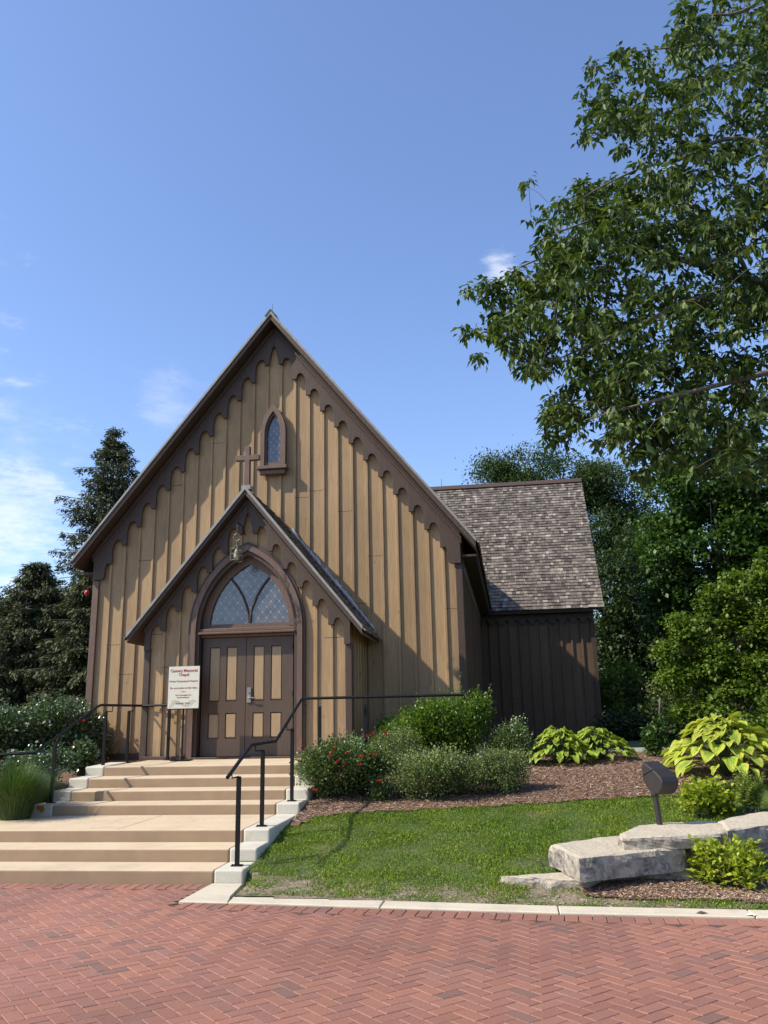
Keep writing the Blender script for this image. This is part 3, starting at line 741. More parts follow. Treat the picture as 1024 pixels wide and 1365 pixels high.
# ------------------------------------------------------------------ handrails
def handrail(name, loc, label, rail, posts, brackets, post_r=.022):
    t = thing(name, loc, label, 'handrail', 'black steel handrails beside the entry steps')
    m = MB(); m.tube(rail, .021, 8); m.build('rail', M['metal'], t, smooth=False)
    for (x, y, zb, zt_) in posts:
        m = MB(); m.box(x-post_r, x+post_r, y-post_r, y+post_r, zb, zt_)
        m.box(x-.06, x+.06, y-.045, y+.045, zb, zb+.012)
        for a in (-1, 1): m.lathe((x+a*.045, y-.028, zb+.012), [(.008, 0), (.008, .012)], 6)
        m.build('post', M['metal'], t)
    for pts in brackets:
        m = MB(); m.tube(pts, .0085, 6); m.build('bracket', M['metal'], t)
    return t
xr = -3.12; ry = -3.16
handrail('handrail', (xr, 9.6, .15), 'black steel handrail zigzagging up the right side of the steps to the wall',
    [(xr, 9.26, 1.10), (xr, 10.11, 1.42), (xr, 11.18, 1.44), (xr, 12.55, 2.00), (xr, 12.68, 2.03), (-.72, 12.9, 2.035), (-.70, 12.9, 1.96)],
    [(xr+.02, 9.60, zf_[0]+.01, 1.09), (xr, 10.60, zf_[2]+.01, 1.345), (xr, 12.05, zf_[3]+.01, 1.60), (xr+.05, 13.6, 1.0, 1.93), (-2.2, 12.86, .6, 1.93)],
    [[(xr+.02, 9.60, 1.09), (xr, 9.42, 1.085), (xr, 9.40, 1.15)], [(xr, 10.60, 1.345), (xr, 10.30, 1.345), (xr, 10.28, 1.42)], [(xr, 12.05, 1.58), (xr, 11.75, 1.58), (xr, 11.75, 1.66)], [(xr+.0, 12.9, 1.93), (xr, 12.72, 1.93), (xr, 12.72, 2.02)]])
xl = -6.72
handrail('handrail', (xl, 12, .6), 'black steel handrail climbing the left side of the steps past the rose bushes',
    [(-9.5, 11.1, 1.27), (-7.9, 11.45, 1.30), (xl, 11.55, 1.34), (xl, 13.30, 2.0), (xl, 13.42, 2.03), (xl, 15.0, 2.05)],
    [(xl, 12.06, zf_[3]+.01, 1.46), (xl, 13.62, 1.03, 1.93), (xl, 14.50, 1.06, 1.95)],
    [[(xl, 12.06, 1.45), (xl, 12.22, 1.45), (xl, 12.24, 1.58)], [(xl, 13.62, 1.93), (xl, 13.84, 1.93), (xl, 13.86, 2.02)], [(xl, 14.5, 1.95), (xl, 14.7, 1.95), (xl, 14.72, 2.03)]])
handrail('handrail', (-6.2, 14.9, 1.08), 'short black handrail end and post against the porch wall left of the sign',
    [(-6.70, 15.0, 2.048), (-6.1, 14.96, 2.05)], [(-6.15, 14.93, 1.08, 1.96)], [[(-6.15, 14.93, 1.95), (-6.3, 14.93, 1.95), (-6.3, 14.95, 2.04)]])
# stair rail behind the transept
p0 = at(806, 944, 27.5); p1 = at(838, 966, 27.5); rb = thing('stair_railing', (p0.x, 27.5, 1.05), 'dark baluster railing descending beside the far corner of the chapel wing', 'railing')
m = MB(); m.tube([p0, p1, p1+Vector((.5, 0, 0))], .03, 6); m.tube([p0-Vector((0, 0, .85)), p1-Vector((0, 0, .75))], .02, 6); m.build('rail', M['metal'], rb)
for i in range(9):
    q = p0.lerp(p1, (i+.5)/9); m = MB(); m.box(q.x-.012, q.x+.012, q.y-.012, q.y+.012, q.z-.83, q.z); m.build('baluster', M['metal'], rb)

# ------------------------------------------------------------------ sign
def text_mesh(name, body, size, x, y, z, mat, parent, align='CENTER', bold=0.0, width=1.0):
    c = bpy.data.curves.new(name, 'FONT'); c.body = body; c.size = size; c.align_x = align; c.extrude = .0008; c.offset = bold; c.resolution_u = 2
    o = bpy.data.objects.new(name, c); COL.objects.link(o)
    dg = bpy.context.evaluated_depsgraph_get(); me = bpy.data.meshes.new_from_object(o.evaluated_get(dg)); bpy.data.objects.remove(o)
    wid = max(v.co.x for v in me.vertices)-min(v.co.x for v in me.vertices)
    k = width/wid
    me.transform(Matrix.Translation(Vector((x, y, z))-wpos(parent)) @ Matrix.Rotation(R(90), 4, 'X') @ Matrix.Diagonal((k, 1, 1, 1)))
    me.materials.clear(); me.materials.append(mat)
    r = bpy.data.objects.new(name, me); COL.objects.link(r); r.parent = parent; return r
SX, SY = XC-1.0, 14.6
sg = thing('notice_sign', (SX, SY, 1.09), 'cream notice board with red lettering on a thin post left of the double doors', 'sign')
m = MB(); m.box(SX-.30, SX+.288, SY-.012, SY+.03, 1.955, 2.70); m.build('backing', M['metal'], sg, bevel=.004)
m = MB(); m.box(SX-.283, SX+.29, SY-.020, SY-.0125, 1.972, 2.705); bd = m.build('board', M['sign'], sg)
m = MB(); m.box(SX-.022, SX+.004, SY+.031, SY+.055, 1.09, 2.6); m.box(SX-.17, SX+.15, SY-.10, SY+.17, 1.085, 1.10); m.build('post', M['metal'], sg)
ty = SY-.0225
for body, s_, z, w_, mt in (('Cannary Memorial', .072, 2.607, .50, 'redink'), ('Chapel', .072, 2.537, .19, 'redink'), ('Private Ceremony In Progress', .042, 2.433, .53, 'redink'),
                        ('Do not enter at this time', .042, 2.315, .50, 'redink'), ('We apologize for', .030, 2.195, .30, 'redink'), ('inconvenience', .030, 2.155, .23, 'darkink'), ('THANK YOU!', .042, 2.045, .27, 'darkink')):
    text_mesh('lettering', body, s_, SX, ty, z, M[mt], sg, bold=.0012 if s_ > .05 else .0006, width=w_)
m = MB(); m.prism([(SX-.055, 2.262), (SX, 2.268), (SX+.055, 2.262), (SX, 2.257)], 'y', ty-.001, ty+.002); m.build('divider', M['darkink'], sg)
m = MB()
for k in range(3):
    pts = [(SX-.26+i*.045+.02*k, ty+.001, 2.0+.10*math.sin(i*.42+k*.5)**2+.012*k) for i in range(12)]
    m.tube([(min(p[0], SX+.27), p[1], p[2]) for p in pts], .0022, 4)
m.build('scroll_ornament', M['paleink'], sg)

# ------------------------------------------------------------------ lantern
LX, LY = XC-.085, 14.60
la = thing('lantern', (LX, LY, 5.3), 'small caged brass lantern hanging on a ring and chain under the porch gable', 'lantern')
m = MB(); m.tube([(LX+.02, PYW-.05, 5.16), (LX+.01, 14.85, 5.30), (LX, LY, 5.31), (LX, LY, 5.27)], .010, 6); m.build('bracket', M['metal'], la)
m = MB()
for k in range(5):
    z = 5.245-k*.035
    pts = [(LX+(.012*math.cos(a) if k % 2 else 0), LY+(0 if k % 2 else .012*math.cos(a)), z+.022*math.sin(a)) for a in [i*math.pi/4 for i in range(9)]]
    m.tube(pts, .004, 5, cap=False)
m.build('chain', M['brass'], la)
m = MB(); m.tube([(LX+.065*math.cos(a), LY, 5.02+.065*math.sin(a)) for a in [i*math.pi/10 for i in range(21)]], .007, 6, cap=False); m.build('ring', M['brass'], la)
m = MB()
for k in range(4):
    a = k*math.pi/2+.5; c_, s_ = math.cos(a), math.sin(a)
    m.tube([(LX, LY, 4.955), (LX+.03*c_, LY+.03*s_, 4.86), (LX+.10*c_, LY+.10*s_, 4.79), (LX+.13*c_, LY+.13*s_, 4.80)], .008, 6)
    m.tube([(LX+.10*c_, LY+.10*s_, 4.79), (LX+.11*c_, LY+.11*s_, 4.60), (LX+.13*c_, LY+.13*s_, 4.56)], .007, 6)
for z in (4.79, 4.70, 4.58):
    m.tube([(LX+.115*math.cos(a), LY+.115*math.sin(a), z) for a in [i*math.pi/8 for i in range(17)]], .0065, 5, cap=False)
m.build('cage', M['brass'], la)
m = MB(); m.lathe((LX, LY, 4.60), [(.01, 0), (.045, .01), (.055, .05), (.055, .10), (.04, .14), (.045, .15), (.02, .19), (.008, .21)], 12); m.build('lamp_glass', M['lampglass'], la, smooth=True)

# red globe behind the left corner of the chapel
p = at(116, 790, 17.6); g = thing('red_globe_feeder', (p.x, 17.6, p.z), 'small red globe feeder fixed at the left corner of the chapel wall', 'bird feeder')
m = MB(); m.lathe((p.x, 17.6, p.z), [(.01, -.06), (.042, -.04), (.056, 0), (.042, .04), (.015, .06)], 14); m.build('globe', M['red'], g, smooth=True)
m = MB(); m.tube([(p.x, 17.6, p.z+.08), (p.x+.05, 17.6, p.z+.12), (XC-NW-.0, 17.6, p.z+.12)], .008, 5); m.build('hook', M['metal'], g)

# ------------------------------------------------------------------ floodlight
gp = at(884, 1102, 10.25); gp.z = .16
fl = thing('floodlight', (gp.x, gp.y, tz(gp.x, gp.y)), 'dark bronze box floodlight on a short post behind the ledge stones', 'floodlight')
m = MB(); tp = at(873, 1058, 10.25)
m.tube([(gp.x, gp.y, -.0), (tp.x, tp.y, tp.z+.03)], .036, 12, .031); m.tube([(tp.x, tp.y, tp.z-.02), (tp.x, tp.y, tp.z+.04)], .042, 12); m.build('post', M['bronze'], fl, smooth=False)
hc = at(882, 1036, 10.25)
m = MB()
# side profile (u towards the lens, v up) extruded across the width
prof = [(-.17, .17), (-.01, .095), (.12, .01), (.145, -.04), (.13, -.10), (.06, -.17), (-.01, -.185), (-.09, -.15), (-.18, -.05), (-.19, .08)]
wd_ = Vector((.87, .5, 0)).normalized(); ud_ = Vector((.5, -.87, 0)).normalized()
def hp(u, v, wv): return tuple(hc+ud_*u+wd_*wv+Vector((0, 0, v)))
n = len(prof)
m.add([hp(u, v, -.115) for u, v in prof]+[hp(u, v, .115) for u, v in prof], [tuple(range(n)), tuple(range(2*n-1, n-1, -1))]+[(i, (i+1) % n, (i+1) % n+n, i+n) for i in range(n)])
m.build('lamp_housing', M['bronze'], fl, bevel=.012, seg=2)
m = MB()
q_ = [(-.19, .09), (-.11, .145), (-.095, .13), (-.185, .06)]
for wv in (-.119,): m.add([hp(u, v, wv) for u, v in ((-.175, .02), (.005, .09), (.012, .083), (-.168, .013))], [(0, 1, 2, 3)])
m.build('housing_seam', M['metal'], fl)

# ------------------------------------------------------------------ ledge stones
def mat_stone():
    m, t, b = newmat('limestone')
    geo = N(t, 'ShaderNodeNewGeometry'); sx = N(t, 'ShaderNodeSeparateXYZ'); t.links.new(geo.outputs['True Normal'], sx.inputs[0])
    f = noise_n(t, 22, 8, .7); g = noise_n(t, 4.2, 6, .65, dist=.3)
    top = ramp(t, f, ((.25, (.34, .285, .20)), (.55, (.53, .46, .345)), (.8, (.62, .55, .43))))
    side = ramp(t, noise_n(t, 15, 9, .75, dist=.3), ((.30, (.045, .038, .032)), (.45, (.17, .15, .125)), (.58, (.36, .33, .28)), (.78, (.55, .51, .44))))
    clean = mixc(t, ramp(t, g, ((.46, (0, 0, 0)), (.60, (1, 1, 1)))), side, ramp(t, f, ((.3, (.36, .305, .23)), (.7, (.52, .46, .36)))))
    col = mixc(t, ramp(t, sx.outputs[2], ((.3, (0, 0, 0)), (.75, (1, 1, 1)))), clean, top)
    t.links.new(col, b.inputs['Base Color']); b.inputs['Roughness'].default_value = .9
    bump(t, b, f, 1.0, .03); return m
M['stone'] = mat_stone()
def stone(label, top, zt_, zb, seed, rough=.02, tilt=0, inset=.03):
    """slab of quarried limestone: top outline polygon (x, y), broken faces"""
    bm = bmesh.new(); n = len(top)
    q = random.Random(seed)
    cx, cy = sum(p[0] for p in top)/n, sum(p[1] for p in top)/n
    ring = []
    sub = []
    for i in range(n):
        a, b = Vector(top[i]), Vector(top[(i+1) % n]); k = max(1, int((b-a).length/.07))
        for j in range(k): sub.append(a.lerp(b, j/k))
    m = len(sub); lv = 6
    rows = []
    for r in range(lv):
        t = r/(lv-1); z = zt_+(zb-zt_)*t; row = []
        for i, p in enumerate(sub):
            d = (Vector((p.x-cx, p.y-cy))).normalized()
            nz = noise.noise(Vector((p.x*4, p.y*4+z*5, seed)))*rough*2.0+abs(noise.noise(Vector((p.x*9+3, p.y*9, z*12+seed))))*rough*1.9
            e = (-.012 if r == 0 else 0)+(-inset*(1-abs(2*t-1)) if False else 0)
            pp = p+d*(nz+e)
            zz = z+(noise.noise(Vector((p.x*3, p.y*3, seed+9)))*.012 if r == 0 else 0)+tilt*(p.x-cx)
            row.append(bm.verts.new((pp.x, pp.y, zz)))
        rows.append(row)
    for r in range(lv-1):
        for i in range(m): bm.faces.new((rows[r][i], rows[r+1][i], rows[r+1][(i+1) % m], rows[r][(i+1) % m]))
    # top: inner rings toward the centre
    prev = rows[0]
    for s_ in (.93, .7, .4, .15):
        row = []
        for i, p in enumerate(sub):
            x, y = cx+(p.x-cx)*s_, cy+(p.y-cy)*s_
            row.append(bm.verts.new((x, y, zt_+.010+tilt*(x-cx)+.014*noise.noise(Vector((x*4, y*4, seed+9)))))) 
        for i in range(m): bm.faces.new((prev[i], prev[(i+1) % m], row[(i+1) % m], row[i]))
        prev = row
    bm.faces.new(prev); bm.faces.new(rows[-1][::-1])
    bmesh.ops.triangulate(bm, faces=[f for f in bm.faces if len(f.verts) > 4])
    bmesh.ops.recalc_face_normals(bm, faces=bm.faces[:])
    for v in bm.verts: v.co -= Vector((cx, cy, zb))
    me = bpy.data.meshes.new('ledge_stone'); bm.to_mesh(me); bm.free(); me.materials.append(M['stone'])
    o = bpy.data.objects.new('ledge_stone', me); COL.objects.link(o); o.location = (cx, cy, zb)
    return tag(o, label, 'stone', 'limestone slabs of the garden ledge')
def S2(px, py, z):
    d = ray(px, py); q = CAM+d*((z-EYE)/d.z); return (q.x, q.y)
# base slab
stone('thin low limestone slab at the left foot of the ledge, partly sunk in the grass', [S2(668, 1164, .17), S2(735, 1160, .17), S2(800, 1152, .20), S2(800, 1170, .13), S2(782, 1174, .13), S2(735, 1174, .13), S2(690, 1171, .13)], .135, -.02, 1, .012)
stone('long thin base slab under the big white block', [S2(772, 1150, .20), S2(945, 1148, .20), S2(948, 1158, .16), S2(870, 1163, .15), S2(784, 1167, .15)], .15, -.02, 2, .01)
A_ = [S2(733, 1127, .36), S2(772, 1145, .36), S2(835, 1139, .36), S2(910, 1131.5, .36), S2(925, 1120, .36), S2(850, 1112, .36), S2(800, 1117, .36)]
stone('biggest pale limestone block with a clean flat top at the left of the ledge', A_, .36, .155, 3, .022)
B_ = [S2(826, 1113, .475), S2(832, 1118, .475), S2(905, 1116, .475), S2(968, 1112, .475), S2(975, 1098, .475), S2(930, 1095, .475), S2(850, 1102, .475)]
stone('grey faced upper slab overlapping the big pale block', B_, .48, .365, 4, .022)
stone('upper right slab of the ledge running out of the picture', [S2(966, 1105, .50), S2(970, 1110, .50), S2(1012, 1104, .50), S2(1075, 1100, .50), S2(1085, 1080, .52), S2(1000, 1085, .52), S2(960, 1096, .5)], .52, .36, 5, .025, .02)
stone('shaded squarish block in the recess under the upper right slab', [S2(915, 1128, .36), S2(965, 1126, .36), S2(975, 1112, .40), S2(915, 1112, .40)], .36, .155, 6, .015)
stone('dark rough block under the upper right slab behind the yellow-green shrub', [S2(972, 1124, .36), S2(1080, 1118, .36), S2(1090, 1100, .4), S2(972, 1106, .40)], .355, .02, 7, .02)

# ------------------------------------------------------------------ foliage helpers
def unit(a): return a/np.maximum(np.linalg.norm(a, axis=1, keepdims=True), 1e-9)
def leaves(C, D, L, Wd, fold=.25, side=None, tipdrop=.0):
    """one folded four-cornered leaf per row: C base points, D unit directions, L length, Wd half width"""
    n = len(C)
    up = np.tile(np.array([[0, 0, 1.]]), (n, 1)) + rng.normal(0, .35, (n, 3))
    S = unit(np.cross(D, up)) if side is None else side
    Nn = unit(np.cross(S, D))
    L = np.broadcast_to(L, (n,))[:, None]; Wd = np.broadcast_to(Wd, (n,))[:, None]
    V = np.empty((n, 4, 3), np.float32)
    V[:, 0] = C; V[:, 1] = C+D*L*.45+S*Wd+Nn*Wd*fold; V[:, 2] = C+D*L-Nn*L*tipdrop; V[:, 3] = C+D*L*.45-S*Wd+Nn*Wd*fold
    idx = np.arange(n)[:, None]*4
    Fc = np.concatenate([idx+np.array([[0, 1, 2]]), idx+np.array([[0, 2, 3]])], 1).reshape(-1, 3)
    return V.reshape(-1, 3), Fc
def rdir(n, zbias=0, zs=1.0):
    d = rng.normal(0, 1, (n, 3)); d[:, 2] = d[:, 2]*zs+zbias; return unit(d)
def blob_points(blobs, n, shell=.5, lump=0.0):
    """blobs: (centre, (rx, ry, rz)); points favour the outer shell"""
    vol = np.array([b[1][0]*b[1][1]*b[1][2] for b in blobs])**(2/3); k = rng.choice(len(blobs), n, p=vol/vol.sum())
    d = rdir(n); r = shell+(1-shell)*rng.random(n)**.6
    C = np.array([tuple(b[0]) for b in blobs]); Rr = np.array([b[1] for b in blobs])
    return C[k]+d*Rr[k]*r[:, None], d, k
def tree(name, label, base, trunk_top, trunk_r, blobs, nclus, per, leaf, mat, group=None, cat='tree', clus_r=.35, droop=-.1, shell=.45, limbs=True, bark='bark', lw=.38, trunk_pts=None, cull=None, zclamp=None, gap=-.22):
    base = Vector(base)
    t = thing(name, base, label, cat, group)
    m = MB(); top = Vector(trunk_top)
    pts = trunk_pts or [base-Vector((0, 0, .3)), base.lerp(top, .3)+Vector((.15*trunk_r, 0, 0)), base.lerp(top, .65)-Vector((.3*trunk_r, 0, 0)), top]
    m.tube(pts, trunk_r, 10, trunk_r*.35)
    if limbs:
        for (c, r) in blobs:
            c = Vector(c); z = max(base.z+ (top.z-base.z)*.3, min(top.z, c.z-r[2]*.5)); f_ = (z-base.z)/max(.01, top.z-base.z)
            a = base.lerp(top, f_); mid = a.lerp(c, .5)+Vector((0, 0, -.08*(c-a).length))
            m.tube([a, mid, c, c+(c-mid)*.5], trunk_r*.34, 6, trunk_r*.06)
            for q in range(5):
                e = c+Vector([rnd.uniform(-.8, .8)*v for v in r]); m.tube([mid.lerp(c, rnd.random()), (c+e)/2, e], trunk_r*.10, 5, trunk_r*.03)
    m.build('trunk', M[bark], t, smooth=True)
    C, d, k = blob_points(blobs, nclus, shell)
    # lumpy outline: push clusters in and out with noise, and drop some to leave gaps
    nz = np.array([noise.noise(Vector(p)*(1.1/max(.4, clus_r*2.2))) for p in C])
    keep = nz > gap; C = C[keep]; d = d[keep]; n = len(C)
    P = np.repeat(C, per, 0)+rng.normal(0, clus_r*.5, (n*per, 3))*np.array([1, 1, .6])
    dd = unit(np.repeat(d, per, 0)*.5+rng.normal(0, .75, (n*per, 3))+np.array([[0, 0, droop]]))
    if zclamp is not None: q = P[:, 2] > zclamp; P = P[q]; dd = dd[q]
    s_ = leaf*rng.uniform(.65, 1.2, len(P))
    V, Fc = leaves(P, dd, s_, s_*lw)
    mesh_obj('crown', V, Fc, mat, t)
    return t
def PB(px, py, Y, rx, rz, ry=None):
    """blob given by where it stands in view: pixel centre, distance, pixel radii -> metres"""
    c = at(px, py, Y); k = Y/F_PX; return (tuple(c), (rx*k, (ry if ry is not None else (rx+rz)/2*k), rz*k))

G = lambda *c: [tuple(x) for x in c]
M['ash'] = mat_leaf('overhanging_tree_leaf', G((.030, .056, .015), (.050, .086, .021), (.075, .118, .027), (.12, .165, .04)), .5, .28, .28)
M['dark_leaf'] = mat_leaf('dark_background_leaf', G((.022, .042, .011), (.036, .064, .016), (.052, .088, .022)), .55, .22)
M['mid_leaf'] = mat_leaf('green_maple_leaf', G((.030, .070, .012), (.052, .108, .018), (.08, .148, .028)), .5, .3)
M['locust'] = mat_leaf('locust_leaf', G((.034, .062, .020), (.05, .086, .026), (.07, .108, .032)), .55, .3)
M['lime_leaf'] = mat_leaf('bright_green_leaf', G((.06, .11, .014), (.105, .175, .018), (.17, .25, .028)), .5, .35)
M['needle'] = mat_leaf('spruce_needle', G((.050, .062, .028), (.075, .090, .040), (.11, .12, .055)), .65, .08, .25)
M['shrub'] = mat_leaf('glossy_shrub_leaf', G((.055, .11, .012), (.095, .175, .016), (.15, .24, .025)), .38, .3, .5)
M['sage'] = mat_leaf('grey_green_leaf', G((.09, .13, .045), (.135, .19, .062), (.195, .255, .085), (.28, .30, .11)), .6, .25)
M['rose_leaf'] = mat_leaf('rose_leaf', G((.045, .08, .018), (.08, .13, .03), (.125, .185, .05), (.20, .25, .10)), .35, .22, .6)
M['white_leaf'] = mat_leaf('silver_backed_leaf', G((.03, .065, .022), (.05, .10, .034), (.08, .13, .05), (.24, .30, .20)), .3, .2, .8)
M['yellow_leaf'] = mat_leaf('lime_yellow_leaf', G((.18, .25, .018), (.30, .37, .03), (.48, .50, .06)), .5, .4)
M['feather'] = mat_leaf('feathery_leaf', G((.17, .24, .035), (.25, .32, .06), (.34, .40, .10)), .6, .35)
M['hosta'] = mat_leaf('hosta_leaf', None, .38, .35, .45, attr=True, tcol=(1.2, 1.2, .5))
M['petal'] = mat_leaf('red_petal', G((.42, .02, .035), (.55, .035, .05), (.65, .10, .10)), .5, .25, tcol=(1.1, .6, .6))
M['white_petal'] = mat_leaf('white_petal', G((.62, .60, .52), (.75, .74, .68)), .6, .3, tcol=(1, 1, .95))
M['purple_petal'] = mat_leaf('purple_petal', G((.30, .06, .22), (.40, .1, .3)), .5, .2, tcol=(1, .7, 1))
M['grass'] = mat_leaf('lawn_blade', G((.085, .135, .010), (.15, .22, .014), (.215, .30, .02), (.29, .37, .04)), .5, .3, patch=(1.5, (.70, .80, .85)))
M['longgrass'] = mat_leaf('long_grass_blade', G((.045, .085, .025), (.075, .13, .035), (.12, .18, .05)), .5, .3)

# ------------------------------------------------------------------ overhanging tree
def overhang():
    base = Vector((6.9, 12.6, tz(6.9, 12.6)))
    t = thing('shade_tree', base, 'big tree just outside the right edge whose leafy branches reach over the garden', 'tree')
    Y0 = 12.0
    def P(px, py, y=0): return at(px, py, Y0+y)
    nodes = []          # (position, radius)
    m = MB()
    def limb(pts, r0, r1, name='limb'):
        # smooth catmull-rom through the points
        pp = [pts[0]]+list(pts)+[pts[-1]]; out = []
        for i in range(1, len(pp)-2):
            for k in range(6):
                u = k/6; a, b, c, d = pp[i-1:i+3]
                out.append(.5*((2*b)+(c-a)*u+(2*a-5*b+4*c-d)*u*u+(3*b-a-3*c+d)*u**3))
        out.append(pts[-1])
        m.tube(out, r0, 8, r1)
        for i, q in enumerate(out): nodes.append((q, r0+(r1-r0)*i/len(out)))
    fork = P(1190, 470, .3)
    m.tube([base-Vector((0, 0, .3)), base.lerp(fork, .4)+Vector((.1, 0, 0)), fork, P(1200, 150, .5), P(1190, -200, .8), P(1180, -500, .8)], .34, 14, .10)
    nodes += [(fork, .2), (P(1200, 150, .5), .15)]
    limb([P(1190, 440, .3), P(1090, 408, .1), P(1000, 404, 0), P(930, 398, -.2), P(860, 430, -.4), P(800, 455, -.6), P(740, 480, -.8)], .09, .007)
    limb([P(1195, 430, .3), P(1060, 385, .5), P(985, 372, .9), P(940, 355, 1.1), P(880, 340, 1.3), P(800, 330, 1.5), P(720, 345, 1.6), P(660, 375, 1.6)], .10, .006)
    limb([P(1200, 250, .4), P(1090, 205, .2), P(1024, 191, 0), P(965, 186, -.1), P(900, 215, -.2), P(860, 222, -.3), P(800, 250, -.4), P(760, 275, -.4)], .055, .006)
    limb([P(1190, 480, .3), P(1090, 480, -.5), P(1010, 500, -.9), P(930, 520, -1.1), P(850, 540, -1.2), P(780, 560, -1.2)], .065, .006)
    limb([P(1200, 100, .5), P(1100, 70, .4), P(1010, 60, .5), P(940, 60, .6), P(880, 65, .7), P(820, 75, .7)], .045, .006)
    limb([P(1195, -100, .5), P(1090, -60, 0), P(1000, 10, -.3), P(950, 20, -.5)], .06, .012)
    limb([P(1000, 372, .9), P(960, 300, .6), P(900, 270, .4), P(830, 280, .1), P(770, 300, 0), P(720, 320, 0)], .04, .010)
    limb([P(1190, 520, .3), P(1080, 560, .6), P(1000, 590, .8), P(920, 600, .9), P(860, 590, .9)], .045, .006)
    # volumes the leafy twigs fill: pixel centre, pixel radii, weight
    vols = [(960, 45, 75, 60, 1.3), (1010, 20, 60, 60, 1), (920, 40, 22, 34, .25), (850, 85, 40, 22, .5), (905, 95, 45, 32, .8), (800, 120, 26, 42, .45), (830, 150, 45, 26, .6), (880, 150, 55, 40, .9), (795, 165, 26, 24, .35), (960, 150, 70, 65, 1.3),
            (828, 192, 9, 9, .06), (1010, 120, 40, 80, 1), (716, 246, 16, 11, .09), (712, 286, 7, 6, .03), (900, 215, 50, 35, .7), (800, 260, 45, 28, .7), (860, 280, 80, 50, 1.7), (950, 260, 80, 70, 1.8), (760, 300, 40, 45, .8), (820, 340, 80, 50, 1.9),
            (920, 350, 90, 60, 2.2), (1000, 330, 50, 90, 1.6), (640, 385, 26, 14, .22), (715, 372, 42, 26, .6), (750, 335, 40, 22, .5), (680, 395, 36, 26, .55), (625, 440, 12, 9, .09), (640, 470, 12, 9, .08), (660, 430, 34, 24, .4), (700, 440, 40, 40, .9), (760, 400, 60, 50, 1.6), (700, 480, 30, 22, .35),
            (790, 460, 80, 50, 2.0), (880, 440, 90, 60, 2.4), (970, 440, 80, 60, 2.2), (740, 545, 26, 20, .4), (760, 570, 34, 18, .4), (800, 530, 60, 36, 1.2), (870, 530, 80, 50, 2.0), (960, 530, 80, 60, 2.0), (850, 580, 60, 32, 1.0), (850, 612, 26, 22, .3), (925, 590, 70, 40, 1.2), (1010, 580, 50, 60, 1.4),
            (1060, 300, 60, 200, 2.5), (1130, 350, 80, 250, 2.5), (1060, 60, 60, 120, 1.4), (1200, 200, 120, 300, 2.5), (1290, 400, 110, 220, 1.5), (1150, -120, 200, 120, 2.0), (1230, 600, 100, 90, 1.0)]
    wts = np.array([v[4] for v in vols]); NT = 4500
    ks = rng.choice(len(vols), NT, p=wts/wts.sum())
    tips = []
    for k in ks:
        px, py, rx, ry, _ = vols[k]
        a = rng.random()*6.283; r = math.sqrt(rng.random())
        x, y = px+rx*r*math.cos(a), py+ry*r*math.sin(a)
        dep = rng.normal(0, .25+.011*min(rx, ry)*1.2)
        dep = max(-1.9, min(2.4, dep+.3))
        q = P(x, y, dep)
        if noise.noise(q*2.1) < -.13: continue
        tips.append(q)
    # sort by distance to the limbs and hang each twig on the nearest wood already grown
    arr = np.array([tuple(n[0]) for n in nodes]); rad = np.array([n[1] for n in nodes])
    tp = np.array([tuple(q) for q in tips])
    dist = np.array([np.min(np.linalg.norm(arr-q, axis=1)) for q in tp]); order = np.argsort(dist)
    mm = MB()
    buf = np.zeros((len(arr)+len(tp)*3, 3)); buf[:len(arr)] = arr; nb = len(arr); rb_ = np.zeros(len(buf)); rb_[:nb] = rad
    sub = set(order.tolist())
    for oi in order:
        q = tp[oi]; dd = buf[:nb]-q; d2 = np.linalg.norm(dd, axis=1)+np.maximum(0, q[2]*0+0)
        j = int(np.argmin(d2)); a = Vector(buf[j]); b = Vector(q); ln = (b-a).length
        if ln < .10: continue
        r0 = min(rb_[j]*.7, .005+.011*ln); r0 = max(r0, .0045)
        mid = a.lerp(b, .5)+Vector((0, 0, .10*ln+rnd.uniform(-.03, .03)))+Vector((rnd.uniform(-.06, .06), rnd.uniform(-.06, .06), 0))*ln
        if rnd.random() < .85: mm.tube([a, mid, b], r0, 4, .003, cap=False)
        buf[nb] = mid; rb_[nb] = r0*.8; nb += 1; buf[nb] = b; rb_[nb] = .004; nb += 1
    m.build('trunk', M['bark'], t, smooth=True)
    mm.build('twigs', M['twig'], t, fix=False)
    # drooping leaflets round every tip
    per = 13; n = len(tp)
    C = np.repeat(tp, per, 0)+rng.normal(0, .045, (n*per, 3))
    az = rng.random(n*per)*6.283; el = rng.uniform(-1.35, .05, n*per)
    D = np.stack([np.cos(az)*np.cos(el), np.sin(az)*np.cos(el), np.sin(el)], 1)
    C = C+D*rng.uniform(0, .07, n*per)[:, None]
    L = rng.uniform(.095, .185, n*per)
    V, Fc = leaves(C, D, L, L*rng.uniform(.17, .26, n*per), .2, tipdrop=.15)
    mesh_obj('crown', V, Fc, M['ash'], t)
overhang()

